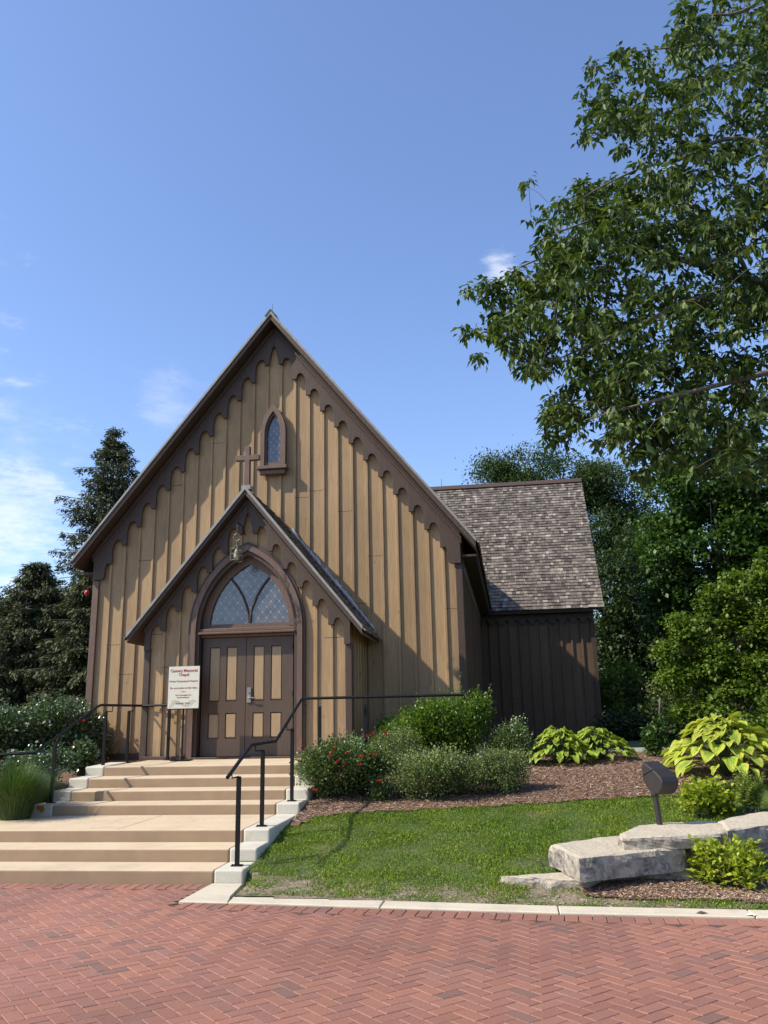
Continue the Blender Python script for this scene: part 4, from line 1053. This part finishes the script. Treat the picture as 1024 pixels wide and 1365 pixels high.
# ------------------------------------------------------------------ spruce and trees behind
def spruce(base, h, r0, label, nwh=44, seed=2, ztop_sparse=True, dens=1.0):
    q = random.Random(seed); base = Vector(base)
    t = thing('spruce_tree', base, label, 'tree', 'spruces left of the chapel')
    m = MB(); m.tube([base, base+Vector((0, 0, h*.985))], .2, 8, .012)
    Cs = []; Ds = []
    for i in range(nwh):
        f = (i+q.random()*.5)/nwh; z = h*(.06+.93*f)
        R0 = r0*(1-f)**.78*q.uniform(.6, 1.15)+.14
        nb = q.randint(5, 8); a0 = q.random()*6.28
        for b in range(nb):
            az = a0+b*6.283/nb+q.uniform(-.3, .3); ln = R0*q.uniform(.62, 1.06)
            if q.random() < .12: continue
            d = Vector((math.cos(az), math.sin(az), 0)); side = Vector((-d.y, d.x, 0))
            lift = .25*f; P = lambda s: base+Vector((0, 0, z))+d*ln*s+Vector((0, 0, ln*(lift*s-.42*s*s+.24*s**3.2)))
            m.tube([P(0), P(.35), P(.7), P(1)], .014+.018*ln*.4, 5, .006)
            nt = int((6+20*ln)*dens)
            for k in range(nt):
                s = q.uniform(.12, 1.0); sd = q.choice((-1, 1)); wl = ln*.30*(1.05-s)+.10
                o = P(s)+side*sd*q.uniform(0, wl)+Vector((0, 0, -q.random()*.09))+d*q.uniform(-.05, .1)
                hang = q.uniform(.05, .30)
                for e in range(7):
                    Cs.append(o+Vector((q.gauss(0, .05), q.gauss(0, .05), -hang*e/7)))
                    v = d*q.uniform(.1, .9)+side*sd*q.uniform(-.2, .8)+Vector((0, 0, q.uniform(-.9, .15))); Ds.append(v)
    m.build('trunk', M['bark'], t)
    C = np.array([tuple(c) for c in Cs]); D = unit(np.array([tuple(c) for c in Ds])); L = rng.uniform(.09, .19, len(C))
    V, Fc = leaves(C, D, L, L*.20, .1); mesh_obj('crown', V, Fc, M['needle'], t)
b_ = at(128, 1000, 31); spruce((b_.x, 31, 1.0), at(128, 566, 31).z-1.0, 5.0, 'tall dark spruce with an open pointed top rising behind the left eave', dens=1.0, nwh=46)
b_ = at(30, 1000, 27); spruce((b_.x, 27, 1.0), at(30, 745, 27).z-1.0, 4.2, 'shorter broad spruce standing in front and left of the tall pointed one', nwh=34, seed=5, dens=1.4)
b_ = at(105, 1000, 25); spruce((b_.x, 25.5, 1.0), at(105, 735, 25.5).z-1.0, 2.7, 'narrow dense spruce closest to the left wall of the chapel', nwh=34, seed=8, dens=1.6)
tree('broadleaf_tree', 'small dark rounded treetop at the far left edge behind the spruces', (at(-20, 1000, 45).x, 45, 1), at(-20, 900, 45), .3,
     [PB(-10, 850, 45, 45, 55), PB(10, 880, 46, 40, 60), PB(-60, 850, 44, 50, 60)], 420, 26, .3, M['dark_leaf'], 'broadleaf trees behind the chapel', clus_r=.5)

def bt(label, px, Y, top_py, r, blobs, ncl, per, leaf, mat, **kw):
    x = at(px, 960, Y).x
    return tree('broadleaf_tree', label, (x, Y, 1.0), at(px, top_py, Y), r, blobs, ncl, per, leaf, mat, 'broadleaf trees behind the chapel', **kw)
bt('feathery locust tree rising behind the shingled roof of the wing', 740, 46, 700, .4,
   [PB(660, 628, 46, 30, 22), PB(700, 622, 46, 40, 26), PB(750, 640, 46, 60, 34), PB(810, 645, 46, 55, 34), PB(845, 680, 46, 38, 40), PB(790, 700, 46, 60, 50), PB(830, 740, 47, 42, 50), PB(690, 660, 46, 50, 30)],
   2800, 34, .17, M['locust'], gap=-.08, clus_r=.75, droop=-.25, shell=.3, lw=.28)
bt('dim tree with hanging foliage beside the wing corner, in the gap to the right', 825, 40, 800, .35,
   [PB(820, 790, 40, 34, 60), PB(845, 850, 40, 50, 60), PB(815, 880, 40, 34, 50), PB(860, 760, 41, 40, 60), PB(850, 910, 41, 55, 50), PB(900, 900, 42, 60, 60)],
   1900, 30, .19, M['dark_leaf'], clus_r=.6, droop=-.5, shell=.3, lw=.3)
bt('dense dark maple filling the right side behind the overhanging branches', 960, 30, 760, .4,
   [PB(900, 665, 30, 50, 50), PB(950, 640, 30, 70, 60), PB(1010, 660, 30, 60, 80), PB(890, 740, 30, 42, 60), PB(950, 730, 30, 70, 70), PB(1020, 760, 30, 70, 80), PB(900, 810, 31, 45, 50), PB(970, 820, 31, 70, 60), PB(1090, 720, 31, 90, 120)],
   3600, 28, .18, M['mid_leaf'], clus_r=.42, droop=-.3, shell=.4, gap=-.08)
bt('bright green small tree with loose arching sprays at the right edge', 985, 21, 860, .12,
   [PB(925, 835, 21, 34, 22), PB(965, 800, 21, 34, 20), PB(1000, 775, 21, 36, 20), PB(1040, 760, 21, 40, 30), PB(900, 868, 21, 22, 16), PB(945, 878, 21, 40, 22), PB(990, 840, 21, 44, 26), PB(1030, 830, 21, 40, 34), PB(905, 905, 21, 26, 18), PB(960, 915, 21, 44, 22),
    PB(1010, 895, 21, 44, 30), PB(1000, 945, 20.5, 50, 26), PB(940, 950, 21, 40, 18), PB(1070, 860, 21, 50, 80)],
   6400, 20, .10, M['lime_leaf'], clus_r=.21, droop=-.5, shell=.2, bark='twig', gap=.11)
tree('understory', 'dim mixed shrubs closing the gap behind the hostas and railing', at(880, 985, 24), at(880, 930, 24), .05,
   [PB(840, 975, 26, 40, 26), PB(885, 968, 25, 40, 28), PB(930, 965, 24, 44, 30), PB(980, 965, 24, 50, 34), PB(1050, 960, 24, 60, 40), PB(825, 930, 30, 26, 34)], 1300, 20, .12, M['dark_leaf'], None, 'shrub', clus_r=.25, limbs=False)
tree('sapling', 'sunlit yellowish sapling just behind the right corner of the wing', at(818, 985, 29), at(818, 900, 29), .05,
   [PB(812, 925, 29, 14, 34), PB(826, 955, 29, 20, 20), PB(835, 900, 30, 16, 20)], 260, 14, .11, M['lime_leaf'], None, 'tree', clus_r=.25, limbs=True, bark='twig')
bt('dark backdrop tree low behind the far railing', 890, 52, 900, .35,
   [PB(840, 930, 52, 60, 45), PB(920, 920, 52, 70, 60), PB(1000, 920, 52, 80, 70), PB(880, 860, 53, 90, 60), PB(1060, 900, 52, 90, 90)],
   1600, 26, .28, M['dark_leaf'], clus_r=.7)

# ------------------------------------------------------------------ shrubs and flowers
def bush(name, label, px, py, Yoff, w_px, h_px, leaf, nclus, per, mat, lumps=7, flowers=None, depth=None, cat='shrub', group=None, lw=.42, clus=.06, seed=1, shell=.55, base=None, up=.25, stems=10, sprigs=70):
    g = base or ground(px, py); g = Vector((g[0], g[1]+Yoff, tz(g[0], g[1]+Yoff))); k = g.y/F_PX
    q = random.Random(seed); W = w_px*k/2; H = h_px*k; D = depth or W*.8
    g.y += D*.55; g.z = tz(g.x, g.y)
    t = thing(name, g, label, cat, group)
    blobs = []
    for i in range(lumps):
        a = q.random()*6.283; rr = q.uniform(.25, .74)
        zc = q.uniform(.25, .74); r = q.uniform(.22, .42)
        blobs.append(((g.x+math.cos(a)*rr*W, g.y+math.sin(a)*rr*D, g.z+H*zc), (W*r, D*r, H*r*.72)))
    blobs.append(((g.x, g.y, g.z+H*.45), (W*.62, D*.62, H*.40)))
    C, d, kk = blob_points(blobs, nclus, shell)
    C = C[C[:, 2] > g.z+.02]; n = len(C); dirn = unit(C-np.array([[g.x, g.y, g.z+H*.2]]))
    P = np.repeat(C, per, 0)+rng.normal(0, clus, (n*per, 3))
    dd = unit(np.repeat(dirn, per, 0)*.7+rng.normal(0, .6, (n*per, 3))+np.array([[0, 0, up]]))
    s_ = leaf*rng.uniform(.6, 1.25, len(P)); V, Fc = leaves(P, dd, s_, s_*lw); V0, F0 = V, Fc
    m = MB(); stem_m = m
    for i in range(stems):
        j = int(q.random()*n); e = Vector(C[j]); m.tube([g+Vector((q.uniform(-.05, .05), q.uniform(-.05, .05), -.03)), g.lerp(e, .5)+Vector((0, 0, .04)), e], .007, 4, .003)
    if sprigs:
        Cs, Ds = [], []
        for i in range(sprigs):
            j = int(q.random()*n); a = Vector(C[j]); o_ = (a-Vector((g.x, g.y, g.z+H*.1))).normalized(); ln = H*q.uniform(.12, .34)
            e = a+(o_+Vector((0, 0, .35))).normalized()*ln; m.tube([g.lerp(a, .08), g.lerp(a, .6)+Vector((0, 0, .03)), a, e], .004, 4, .002)
            for k2 in range(14):
                s2 = k2/14; aa = q.random()*6.28; Cs.append(tuple(a.lerp(e, s2))); Ds.append((math.cos(aa)*.8+o_.x*.3, math.sin(aa)*.8+o_.y*.3, q.uniform(-.1, .7)))
        C2 = np.array(Cs); L2 = leaf*rng.uniform(.6, 1.1, len(C2)); V, Fc = leaves(C2, unit(np.array(Ds)), L2, L2*lw); V = np.concatenate([V0, V]); Fc = np.concatenate([F0, Fc+len(V0)])
    stem_m.build('stem', M['twig'], t); mesh_obj('foliage', V, Fc, mat, t)
    if flowers:
        for (nf, fr, fm, pts) in flowers:
            for i in range(nf):
                if pts and i < len(pts):
                    # nearest outer leaf along the sight line of the bloom
                    c = at(pts[i][0], pts[i][1], g.y-D*.98)
                else:
                    j = int(q.random()*n); c = Vector(C[j])+Vector((0, -.04, .06))
                np_ = 14; az = rng.random(np_)*6.283; el = rng.uniform(-.1, 1.3, np_)
                Dd = np.stack([np.cos(az)*np.cos(el), np.sin(az)*np.cos(el), np.sin(el)], 1); Dd = unit(Dd+np.array([[-.3, -.5, .2]]))
                V, Fc = leaves(np.tile(np.array(c), (np_, 1)), Dd, fr*rng.uniform(.7, 1.1, np_), fr*.42, .5); mesh_obj('flower', V, Fc, fm, t)
    return t
# right of the steps
bush('rose_bush', 'sprawling rose bush with small red blooms beside the right end of the steps', 466, 1066, -.1, 176, 76, .040, 2600, 9, M['rose_leaf'], 12, depth=.6, seed=3, cat='rose bush', shell=.3, sprigs=190,
     flowers=[(15, .046, M['petal'], [(404, 998), (419, 1054), (451, 1016), (461, 1019), (483, 1010), (480, 1021), (499, 1008), (491, 982), (498, 979), (514, 978), (505, 1042), (454, 1032), (463, 1005), (445, 999), (440, 1008)]), (4, .028, M['white_petal'], [(441, 1004), (465, 1003), (402, 1026), (455, 1034)])])
bush('round_shrub', 'tallest glossy bright green shrub in front of the nave corner', 592, 1040, .9, 160, 106, .05, 2000, 12, M['shrub'], 12, depth=.85, seed=9, shell=.5, lw=.36, sprigs=150)
bush('round_shrub', 'lower glossy green shrub between the roses and the tallest shrub', 528, 1035, 1.3, 110, 70, .045, 900, 12, M['shrub'], 7, depth=.5, seed=19, lw=.36)
bush('spirea_shrub', 'low grey-green mound next to the rose bush in the middle of the bed', 562, 1067, -.15, 150, 62, .030, 2000, 9, M['sage'], 7, depth=.45, seed=4, group='low grey-green mounds along the mulch')
bush('spirea_shrub', 'rightmost low grey-green mound at the open mulch', 672, 1057, -.1, 84, 56, .026, 1200, 9, M['sage'], 6, depth=.35, seed=5, group='low grey-green mounds along the mulch')
bush('spirea_shrub', 'hidden middle grey-green mound with a single white bloom above it', 625, 1062, -.1, 90, 48, .026, 900, 9, M['sage'], 5, depth=.35, seed=6, group='low grey-green mounds along the mulch', flowers=[(3, .03, M['white_petal'], [(637, 1007), (641, 1010), (610, 1018)])])
bush('spirea_shrub', 'dusty green mound rising behind the red roses', 520, 1050, .7, 90, 62, .028, 1100, 9, M['sage'], 6, depth=.4, seed=7, group='low grey-green mounds along the mulch')
bush('catmint_plant', 'dark bluish plant between the tallest shrub and the twin hostas', 680, 1032, .7, 70, 60, .035, 900, 9, M['rose_leaf'], 6, depth=.45, seed=8, cat='plant')
bush('dark_shrub', 'shaded shrub against the nave wall left of the tallest shrub', 545, 1010, 2.4, 70, 60, .05, 500, 9, M['dark_leaf'], 5, depth=.4, seed=12)
bush('dark_shrub', 'shaded low planting at the foot of the wing wall', 740, 985, 8, 150, 42, .09, 600, 9, M['dark_leaf'], 7, depth=.8, seed=13)
bush('small_rose', 'tiny sprig with pale leaves at the front of the rose bush', 505, 1068, -.1, 26, 24, .034, 120, 8, M['rose_leaf'], 3, depth=.12, seed=14, cat='plant')
bush('viburnum_shrub', 'loose leafy shrub with a few pale flower spikes behind the big hosta', 958, 985, 1.8, 135, 100, .07, 1300, 9, M['sage'], 8, depth=.8, seed=15, lw=.35)
bush('coneflower', 'small upright leafy plant with one purple bloom left of the big hosta', 884, 1012, .2, 30, 46, .075, 90, 7, M['mid_leaf'], 4, depth=.14, seed=16, cat='plant', flowers=[(1, .035, M['purple_petal'], [(892, 977)])])
bush('golden_shrub', 'loose yellow-green shrub in front of the ledge at the right edge', 985, 1188, 0, 100, 58, .06, 190, 7, M['yellow_leaf'], 10, depth=.3, seed=17, lw=.34, up=.2, stems=30, clus=.05, shell=.1, sprigs=60)
bush('golden_groundcover', 'low chartreuse plant spilling over the upper ledge stone', 957, 1097, .25, 90, 34, .06, 260, 8, M['yellow_leaf'], 7, depth=.22, seed=18, cat='plant', lw=.5)
# left of the steps
bush('rose_bush', 'large rose bush with white and red blooms left of the chapel corner', 20, 1050, 1.6, 150, 90, .06, 2000, 9, M['white_leaf'], 11, depth=1.0, seed=21, cat='rose bush', sprigs=170, base=at(-14, 1050, 13.6), flowers=[(7, .05, M['white_petal'], [(59, 964), (36, 966), (17, 1002), (84, 1018), (71, 1030), (50, 990), (22, 975)]), (3, .05, M['petal'], [(102, 994), (105, 996), (112, 962)])])
bush('rose_bush', 'leafy rose foliage at the far left edge beyond the long grass', -10, 1040, 1.6, 150, 90, .06, 1100, 9, M['white_leaf'], 8, depth=.9, seed=22, cat='rose bush', base=at(-110, 1040, 13.2))
bush('rose_bush', 'outermost rose foliage left of the picture edge by the long grass', -220, 1040, 1.6, 170, 90, .06, 900, 9, M['white_leaf'], 8, depth=.9, seed=27, cat='rose bush', base=at(-240, 1040, 13.0))
bush('rose_bush', 'small dark leafed rose with a red bud at the left end of the top step', 98, 1020, .8, 40, 44, .075, 240, 8, M['white_leaf'], 5, depth=.3, seed=23, cat='rose bush', base=at(70, 1025, 13.4), flowers=[(1, .045, M['petal'], [(100, 995)])])
bush('rose_bush', 'tall rose foliage against the left side wall of the chapel', 60, 1000, 3, 46, 74, .06, 500, 9, M['white_leaf'], 6, depth=.6, seed=24, cat='rose bush', base=at(32, 1000, 16.0))

bush('rose_bush', 'low rose foliage filling the gap between the long grass and the left rail', 25, 1040, 0, 120, 62, .055, 700, 9, M['white_leaf'], 7, depth=.6, seed=25, cat='rose bush', base=at(25, 1040, 12.7), flowers=[(2, .04, M['white_petal'], [(17, 1002), (40, 1012)])])
# feathery plants at the right edge
def plume(px, py, h, n, label, seed):
    g = ground(px, py); q = random.Random(seed)
    t = thing('feathery_plant', g, label, 'plant', 'feathery yellow-green plants above the ledge')
    Cs, Ds = [], []; m = MB()
    for i in range(n):
        a = q.random()*6.28; ln = h*q.uniform(.6, 1.05); top = g+Vector((math.cos(a)*h*.45*q.random(), math.sin(a)*h*.35*q.random(), ln)); b0 = g+Vector((q.uniform(-.12, .12), q.uniform(-.1, .1), -.02))
        m.tube([b0, b0.lerp(top, .5)+Vector((0, 0, .02)), top], .004, 4, .0015)
        for k in range(60):
            s = q.uniform(.25, 1); o = b0.lerp(top, s); aa = q.random()*6.28
            Cs.append(o); Ds.append(Vector((math.cos(aa), math.sin(aa), q.uniform(-.1, .9))))
    m.build('stem', M['stem'], t)
    C = np.array([tuple(c) for c in Cs]); D = unit(np.array([tuple(c) for c in Ds])); L = rng.uniform(.025, .065, len(C)); V, Fc = leaves(C, D, L, L*.16, 0); mesh_obj('foliage', V, Fc, M['feather'], t)
plume(1000, 1085, .52, 60, 'tall feathery plant at the right edge in front of the big hosta', 31)
plume(965, 1082, .36, 46, 'shorter feathery plant between the big hosta and the ledge', 32)
plume(935, 1090, .26, 30, 'short feathery tuft above the chartreuse plant', 33)

# hostas
def hosta(label, px, py, Yoff, W, H, n, ll, colr, seed, group=None):
    g = ground(px, py); g.y += Yoff; g.z = tz(g.x, g.y); q = random.Random(seed)
    t = thing('hosta', g, label, 'hosta', group)
    V = []; Fc = []; Cc = []; st = MB()
    for i in range(n):
        f = (i+.5)/n; az = i*2.39996+q.uniform(-.25, .25); tier = f   # 0 low outer .. 1 upper inner
        rr = W*(1.0-.78*tier)*q.uniform(.72, 1.0); zc = H*(.16+.80*tier**.8)*q.uniform(.85, 1.08)
        L = ll*q.uniform(.75, 1.15)*(1-.25*tier); wd = L*q.uniform(.25, .36)
        d = Vector((math.cos(az), math.sin(az), 0)); s = Vector((-d.y, d.x, 0)); o = g+d*max(0, rr-L*.5)+Vector((0, 0, zc))
        pitch = .35*tier-.05+q.uniform(-.15, .2); roll = q.uniform(-.35, .35)
        st.tube([g+Vector((0, 0, -.02)), (g+o)/2+Vector((0, 0, H*.15)), o], .006, 4, .004)
        nu, nv = 9, 6; k0 = len(V)
        y_, gr = colr; mixk = q.uniform(.8, 1.15)
        for a in range(nu+1):
            u = a/nu; w_ = wd*math.sin(math.pi*min(1, (u**.72)))**.75 if 0 < u < 1 else (0.02*wd)
            for b in range(-nv, nv+1):
                v = b/nv
                drop = -(u**2)*L*.42+math.sin(pitch)*u*L
                cup = abs(v)**1.5*w_*.32+.010*math.cos(v*14+u*2)*(1-abs(v)*.4)+.012*math.sin(u*9+i)*abs(v)
                p = o+d*(u*L*math.cos(pitch)*(1-.1*u))+s*(v*w_*math.cos(roll))+Vector((0, 0, drop+cup+v*w_*math.sin(roll)))
                p.z += .012*noise.noise(Vector((u*5, v*3, i)))
                V.append(tuple(p))
        for a in range(nu):
            for b in range(2*nv):
                r = k0+a*(2*nv+1)+b; Fc.append((r, r+1, r+2*nv+2, r+2*nv+1))
                e = max(abs((b+.5)/nv-1), (a/nu)*.75)+.45*noise.noise(Vector((a*.33, b*.28, i*1.7)))+.12*noise.noise(Vector((a*1.1, b*.9, i+.5))); tt = min(1, max(0, (e-.30)/.35))
                kk = mixk*(1+.07*((b % 2)*2-1)); Cc.append(tuple((x*(1-tt)+y2*tt)*kk for x, y2 in zip(gr, y_)))
    st.build('stem', M['stem'], t)
    mesh_obj('foliage', V, Fc, M['hosta'], t, fcol=Cc, smooth=True)
    return t
hosta('largest hosta, broad yellow-edged leaves, at the right edge behind the floodlight', 983, 1046, .55, 1.12, .86, 170, .35, ((.48, .51, .07), (.24, .37, .055)), 41)
hosta('left one of the twin bright hostas at the foot of the wing', 748, 1022, .35, .70, .58, 150, .215, ((.36, .44, .055), (.21, .34, .04)), 42, 'bright hostas below the wing')
hosta('right one of the twin bright hostas at the foot of the wing', 800, 1018, .45, .70, .56, 150, .205, ((.32, .42, .05), (.19, .32, .035)), 43, 'bright hostas below the wing')

# long ornamental grass at the left edge
def tuft(px, Y, h, spread, n, label):
    g = at(px, 1090, Y); g.z = tz(g.x, Y); t = thing('ornamental_grass', g, label, 'grass clump', 'ornamental grass clumps by the left steps')
    V = []; Fc = []
    for i in range(n):
        a = rnd.random()*6.283; r = spread*math.sqrt(rnd.random()); hh = h*rnd.uniform(.55, 1.05); b0 = g+Vector((math.cos(a)*.22*rnd.random(), math.sin(a)*.22*rnd.random(), 0))
        tip = Vector((math.cos(a)*r, math.sin(a)*r, hh*(1-.35*(r/spread)**2))); s = Vector((-math.sin(a), math.cos(a), 0))*.0026; k = len(V)
        for j in range(5):
            u = j/4; p = b0+Vector((tip.x*u**1.6, tip.y*u**1.6, tip.z*math.sin(u*1.75)/.985)); w_ = 1-u*.85; V += [tuple(p-s*w_), tuple(p+s*w_)]
        for j in range(4): Fc.append((k+2*j, k+2*j+1, k+2*j+3, k+2*j+2))
    mesh_obj('foliage', V, np.array(Fc), M['longgrass'], t); return t
tuft(20, 11.5, .86, .62, 3600, 'arching fine green grass clump at the left edge beside the landing')
tuft(-60, 11.5, .8, .65, 2000, 'second grass clump at the very edge left of the arching one')
tuft(46, 12.3, .5, .38, 1300, 'narrow upright grass clump behind the first, next to the left rail post')

# ------------------------------------------------------------------ lawn, chips and litter
def lawn():
    P = []
    n = 420000
    X = rng.uniform(-3.0, 6.5, n); Yy = rng.uniform(8.1, 13.6, n)
    for x, y in zip(X, Yy):
        if y > edge_y(x)+.03*noise.noise(Vector((x*6, y*6, 2))): continue
        cyb = curb_y(x)+.27
        if x < -2.84:
            if y < 8.75 or x < -2.86-.1*(y-8.7): continue
            if x < -2.95: continue
        if y < cyb+.01: continue
        dn = 1.0; d = y-cyb
        a = noise.noise(Vector((x*1.6, y*1.6, 7))); b = noise.noise(Vector((x*5, y*5, 8)))
        if d < .95: dn *= max(.05, .12+1.1*d+1.2*a+.6*b)
        elif d < 1.5: dn *= .8+.4*b
        if d < .12: dn = max(dn, .5+.8*b)
        if mulch_front(x, y): dn *= .02
        if x > .2 and 8.9 < y < 9.9: dn *= .45
        if x > 2.1 and y > 10.2 : dn *= .5
        if rnd.random() > dn: continue
        P.append((x, y, tz(x, y)+.003))
    P = np.array(P); n = len(P)
    az = rng.random(n)*6.283; el = rng.uniform(.35, 1.35, n)
    D = np.stack([np.cos(az)*np.cos(el), np.sin(az)*np.cos(el), np.sin(el)], 1)
    hgt = np.array([.75+.5*noise.noise(Vector((p[0]*2.2, p[1]*2.2, 4))) for p in P])
    L = rng.uniform(.02, .055, n)*hgt; wr = np.where(rng.random(n) < .35, .30, .10); L = np.where(wr > .2, L*.6, L)
    V, Fc = leaves(P, D, L, L*wr, .2, tipdrop=.2)
    o = mesh_obj('lawn_grass', V, Fc, M['grass']); tag(o, None, None, None, 'stuff')
lawn()
def chips():
    V = []; Fc = []; Cc = []
    def chip(x, y, z, L, W, c):
        a = rnd.random()*6.283; tl = rnd.uniform(-.35, .35); d = Vector((math.cos(a), math.sin(a), tl)); s = Vector((-math.sin(a), math.cos(a), rnd.uniform(-.4, .4)))*W; k = len(V)
        o = Vector((x, y, z)); V.extend([tuple(o-d*L-s*.5), tuple(o+d*L*.8-s), tuple(o+d*L+s*.6), tuple(o-d*L*.9+s)]); Fc.append((k, k+1, k+2, k+3)); Cc.append(c)
    pal = ((.40, .27, .175), (.27, .16, .095), (.18, .10, .06), (.10, .055, .035), (.52, .39, .28), (.32, .21, .135))
    i = 0
    while i < 60000:
        x = rnd.uniform(-2.95, 4.6); y = rnd.uniform(11.3, 16.5)
        if y < edge_y(x)-.02*rnd.random()*3: i += 1; continue
        if rnd.random() > (1.4 if y < 14.5 else .6): i += 1; continue
        chip(x, y, tz(x, y)+.018+rnd.random()*.008, rnd.uniform(.008, .028), rnd.uniform(.003, .008), rnd.choice(pal)); i += 1
    for i in range(9000):
        x = rnd.uniform(.5, 3.4); y = rnd.uniform(8.4, 9.5)
        if mulch_front(x, y): chip(x, y, tz(x, y)+.02, rnd.uniform(.008, .025), rnd.uniform(.003, .007), rnd.choice(pal))
    for i in range(2600):   # dry bits in the bare soil along the curb
        x = rnd.uniform(-2.7, 3.4); y = curb_y(x)+.29+abs(rnd.gauss(0, .3)); chip(x, y, tz(x, y)+.006, rnd.uniform(.005, .018), rnd.uniform(.002, .005), rnd.choice(((.38, .30, .22), (.5, .42, .32), (.28, .2, .14))))
    o = mesh_obj('bark_chips', V, np.array(Fc), M['chips'], fcol=Cc); tag(o, kind='stuff')
chips()
m = MB(); a = at(826, 1008, 16.9)
bx0 = ground(822, 1012); m.box(bx0.x, bx0.x+1.6, 17.3, 17.42, .9, tz(bx0.x, 17.3)+.07); structure(m.build('bed_edging', M['cheek']))
# a few fallen leaves
for k, (px, py, c) in enumerate(((718, 1153, 'r'), (936, 1224, 'r'), (1002, 1227, 'w'), (850, 1053, 'w'))):
    g = ground(px, py); m = MB(); o = Vector((g.x, g.y, max(.018, tz(g.x, g.y)+.03)))
    m.add([tuple(o+Vector(v)) for v in ((-.05, 0, 0), (0, -.028, .012), (.055, 0, .004), (0, .028, .016))], [(0, 1, 2), (0, 2, 3)])
    ob = m.build('fallen_leaf', M['frame'] if c == 'r' else M['sign'], base=tuple(o))
    tag(ob, {718: 'dry reddish leaf lying on the lawn left of the big pale block', 936: 'dark dry leaf on the curb below the golden shrub', 1002: 'pale leaf fallen on the curb at the right edge', 850: 'curled pale leaf on the mulch left of the floodlight'}[px], 'leaf', 'fallen leaves')

# a distant line of trees across the plaza, seen only as the dark band mirrored in the fanlight
C = np.stack([rng.uniform(-70, 60, 9000), rng.uniform(-52, -44, 9000), rng.uniform(0, 1, 9000)], 1)
hh = np.array([6.5+2.2*noise.noise(Vector((c[0]*.12, 0, 3)))+1.3*noise.noise(Vector((c[0]*.5, 0, 3))) for c in C]); C[:, 2] = hh*C[:, 2]**.6
V, Fc = leaves(C, rdir(len(C)), rng.uniform(.8, 1.5, len(C)), .45)
o = mesh_obj('far_woodland', V, Fc, M['dark_leaf']); tag(o, kind='stuff')

# wind-blown crumbs of leaf and mulch on the pavers and steps
V = []; Fc = []; Cc = []
for i in range(420):
    if i < 330: x, y, z = rnd.uniform(-6.5, 3.5), rnd.uniform(4.2, 9.3), .003
    else: x, y = rnd.uniform(-6.5, -3.4), YS[2]+rnd.random()*1.4; z = zf_[2]+STP*(y-YS[2])+.003
    if x > -3.3 and y > curb_y(x)-.02: continue
    if i < 330 and rnd.random() < .45: y = (curb_y(x) if x > -3.3 else 9.35)-abs(rnd.gauss(0, .12))-.01
    L = rnd.uniform(.004, .013); a = rnd.random()*6.28; k = len(V)
    dx, dy = math.cos(a)*L, math.sin(a)*L
    V += [(x-dx, y-dy, z), (x+dy*.4, y-dx*.4, z+.003), (x+dx, y+dy, z+.001), (x-dy*.4, y+dx*.4, z+.004)]; Fc.append((k, k+1, k+2, k+3))
    Cc.append(rnd.choice(((.55, .47, .33), (.36, .24, .14), (.62, .58, .46), (.12, .07, .04), (.20, .22, .07))))
o = mesh_obj('leaf_litter', V, np.array(Fc), M['chips'], fcol=Cc); tag(o, kind='stuff')
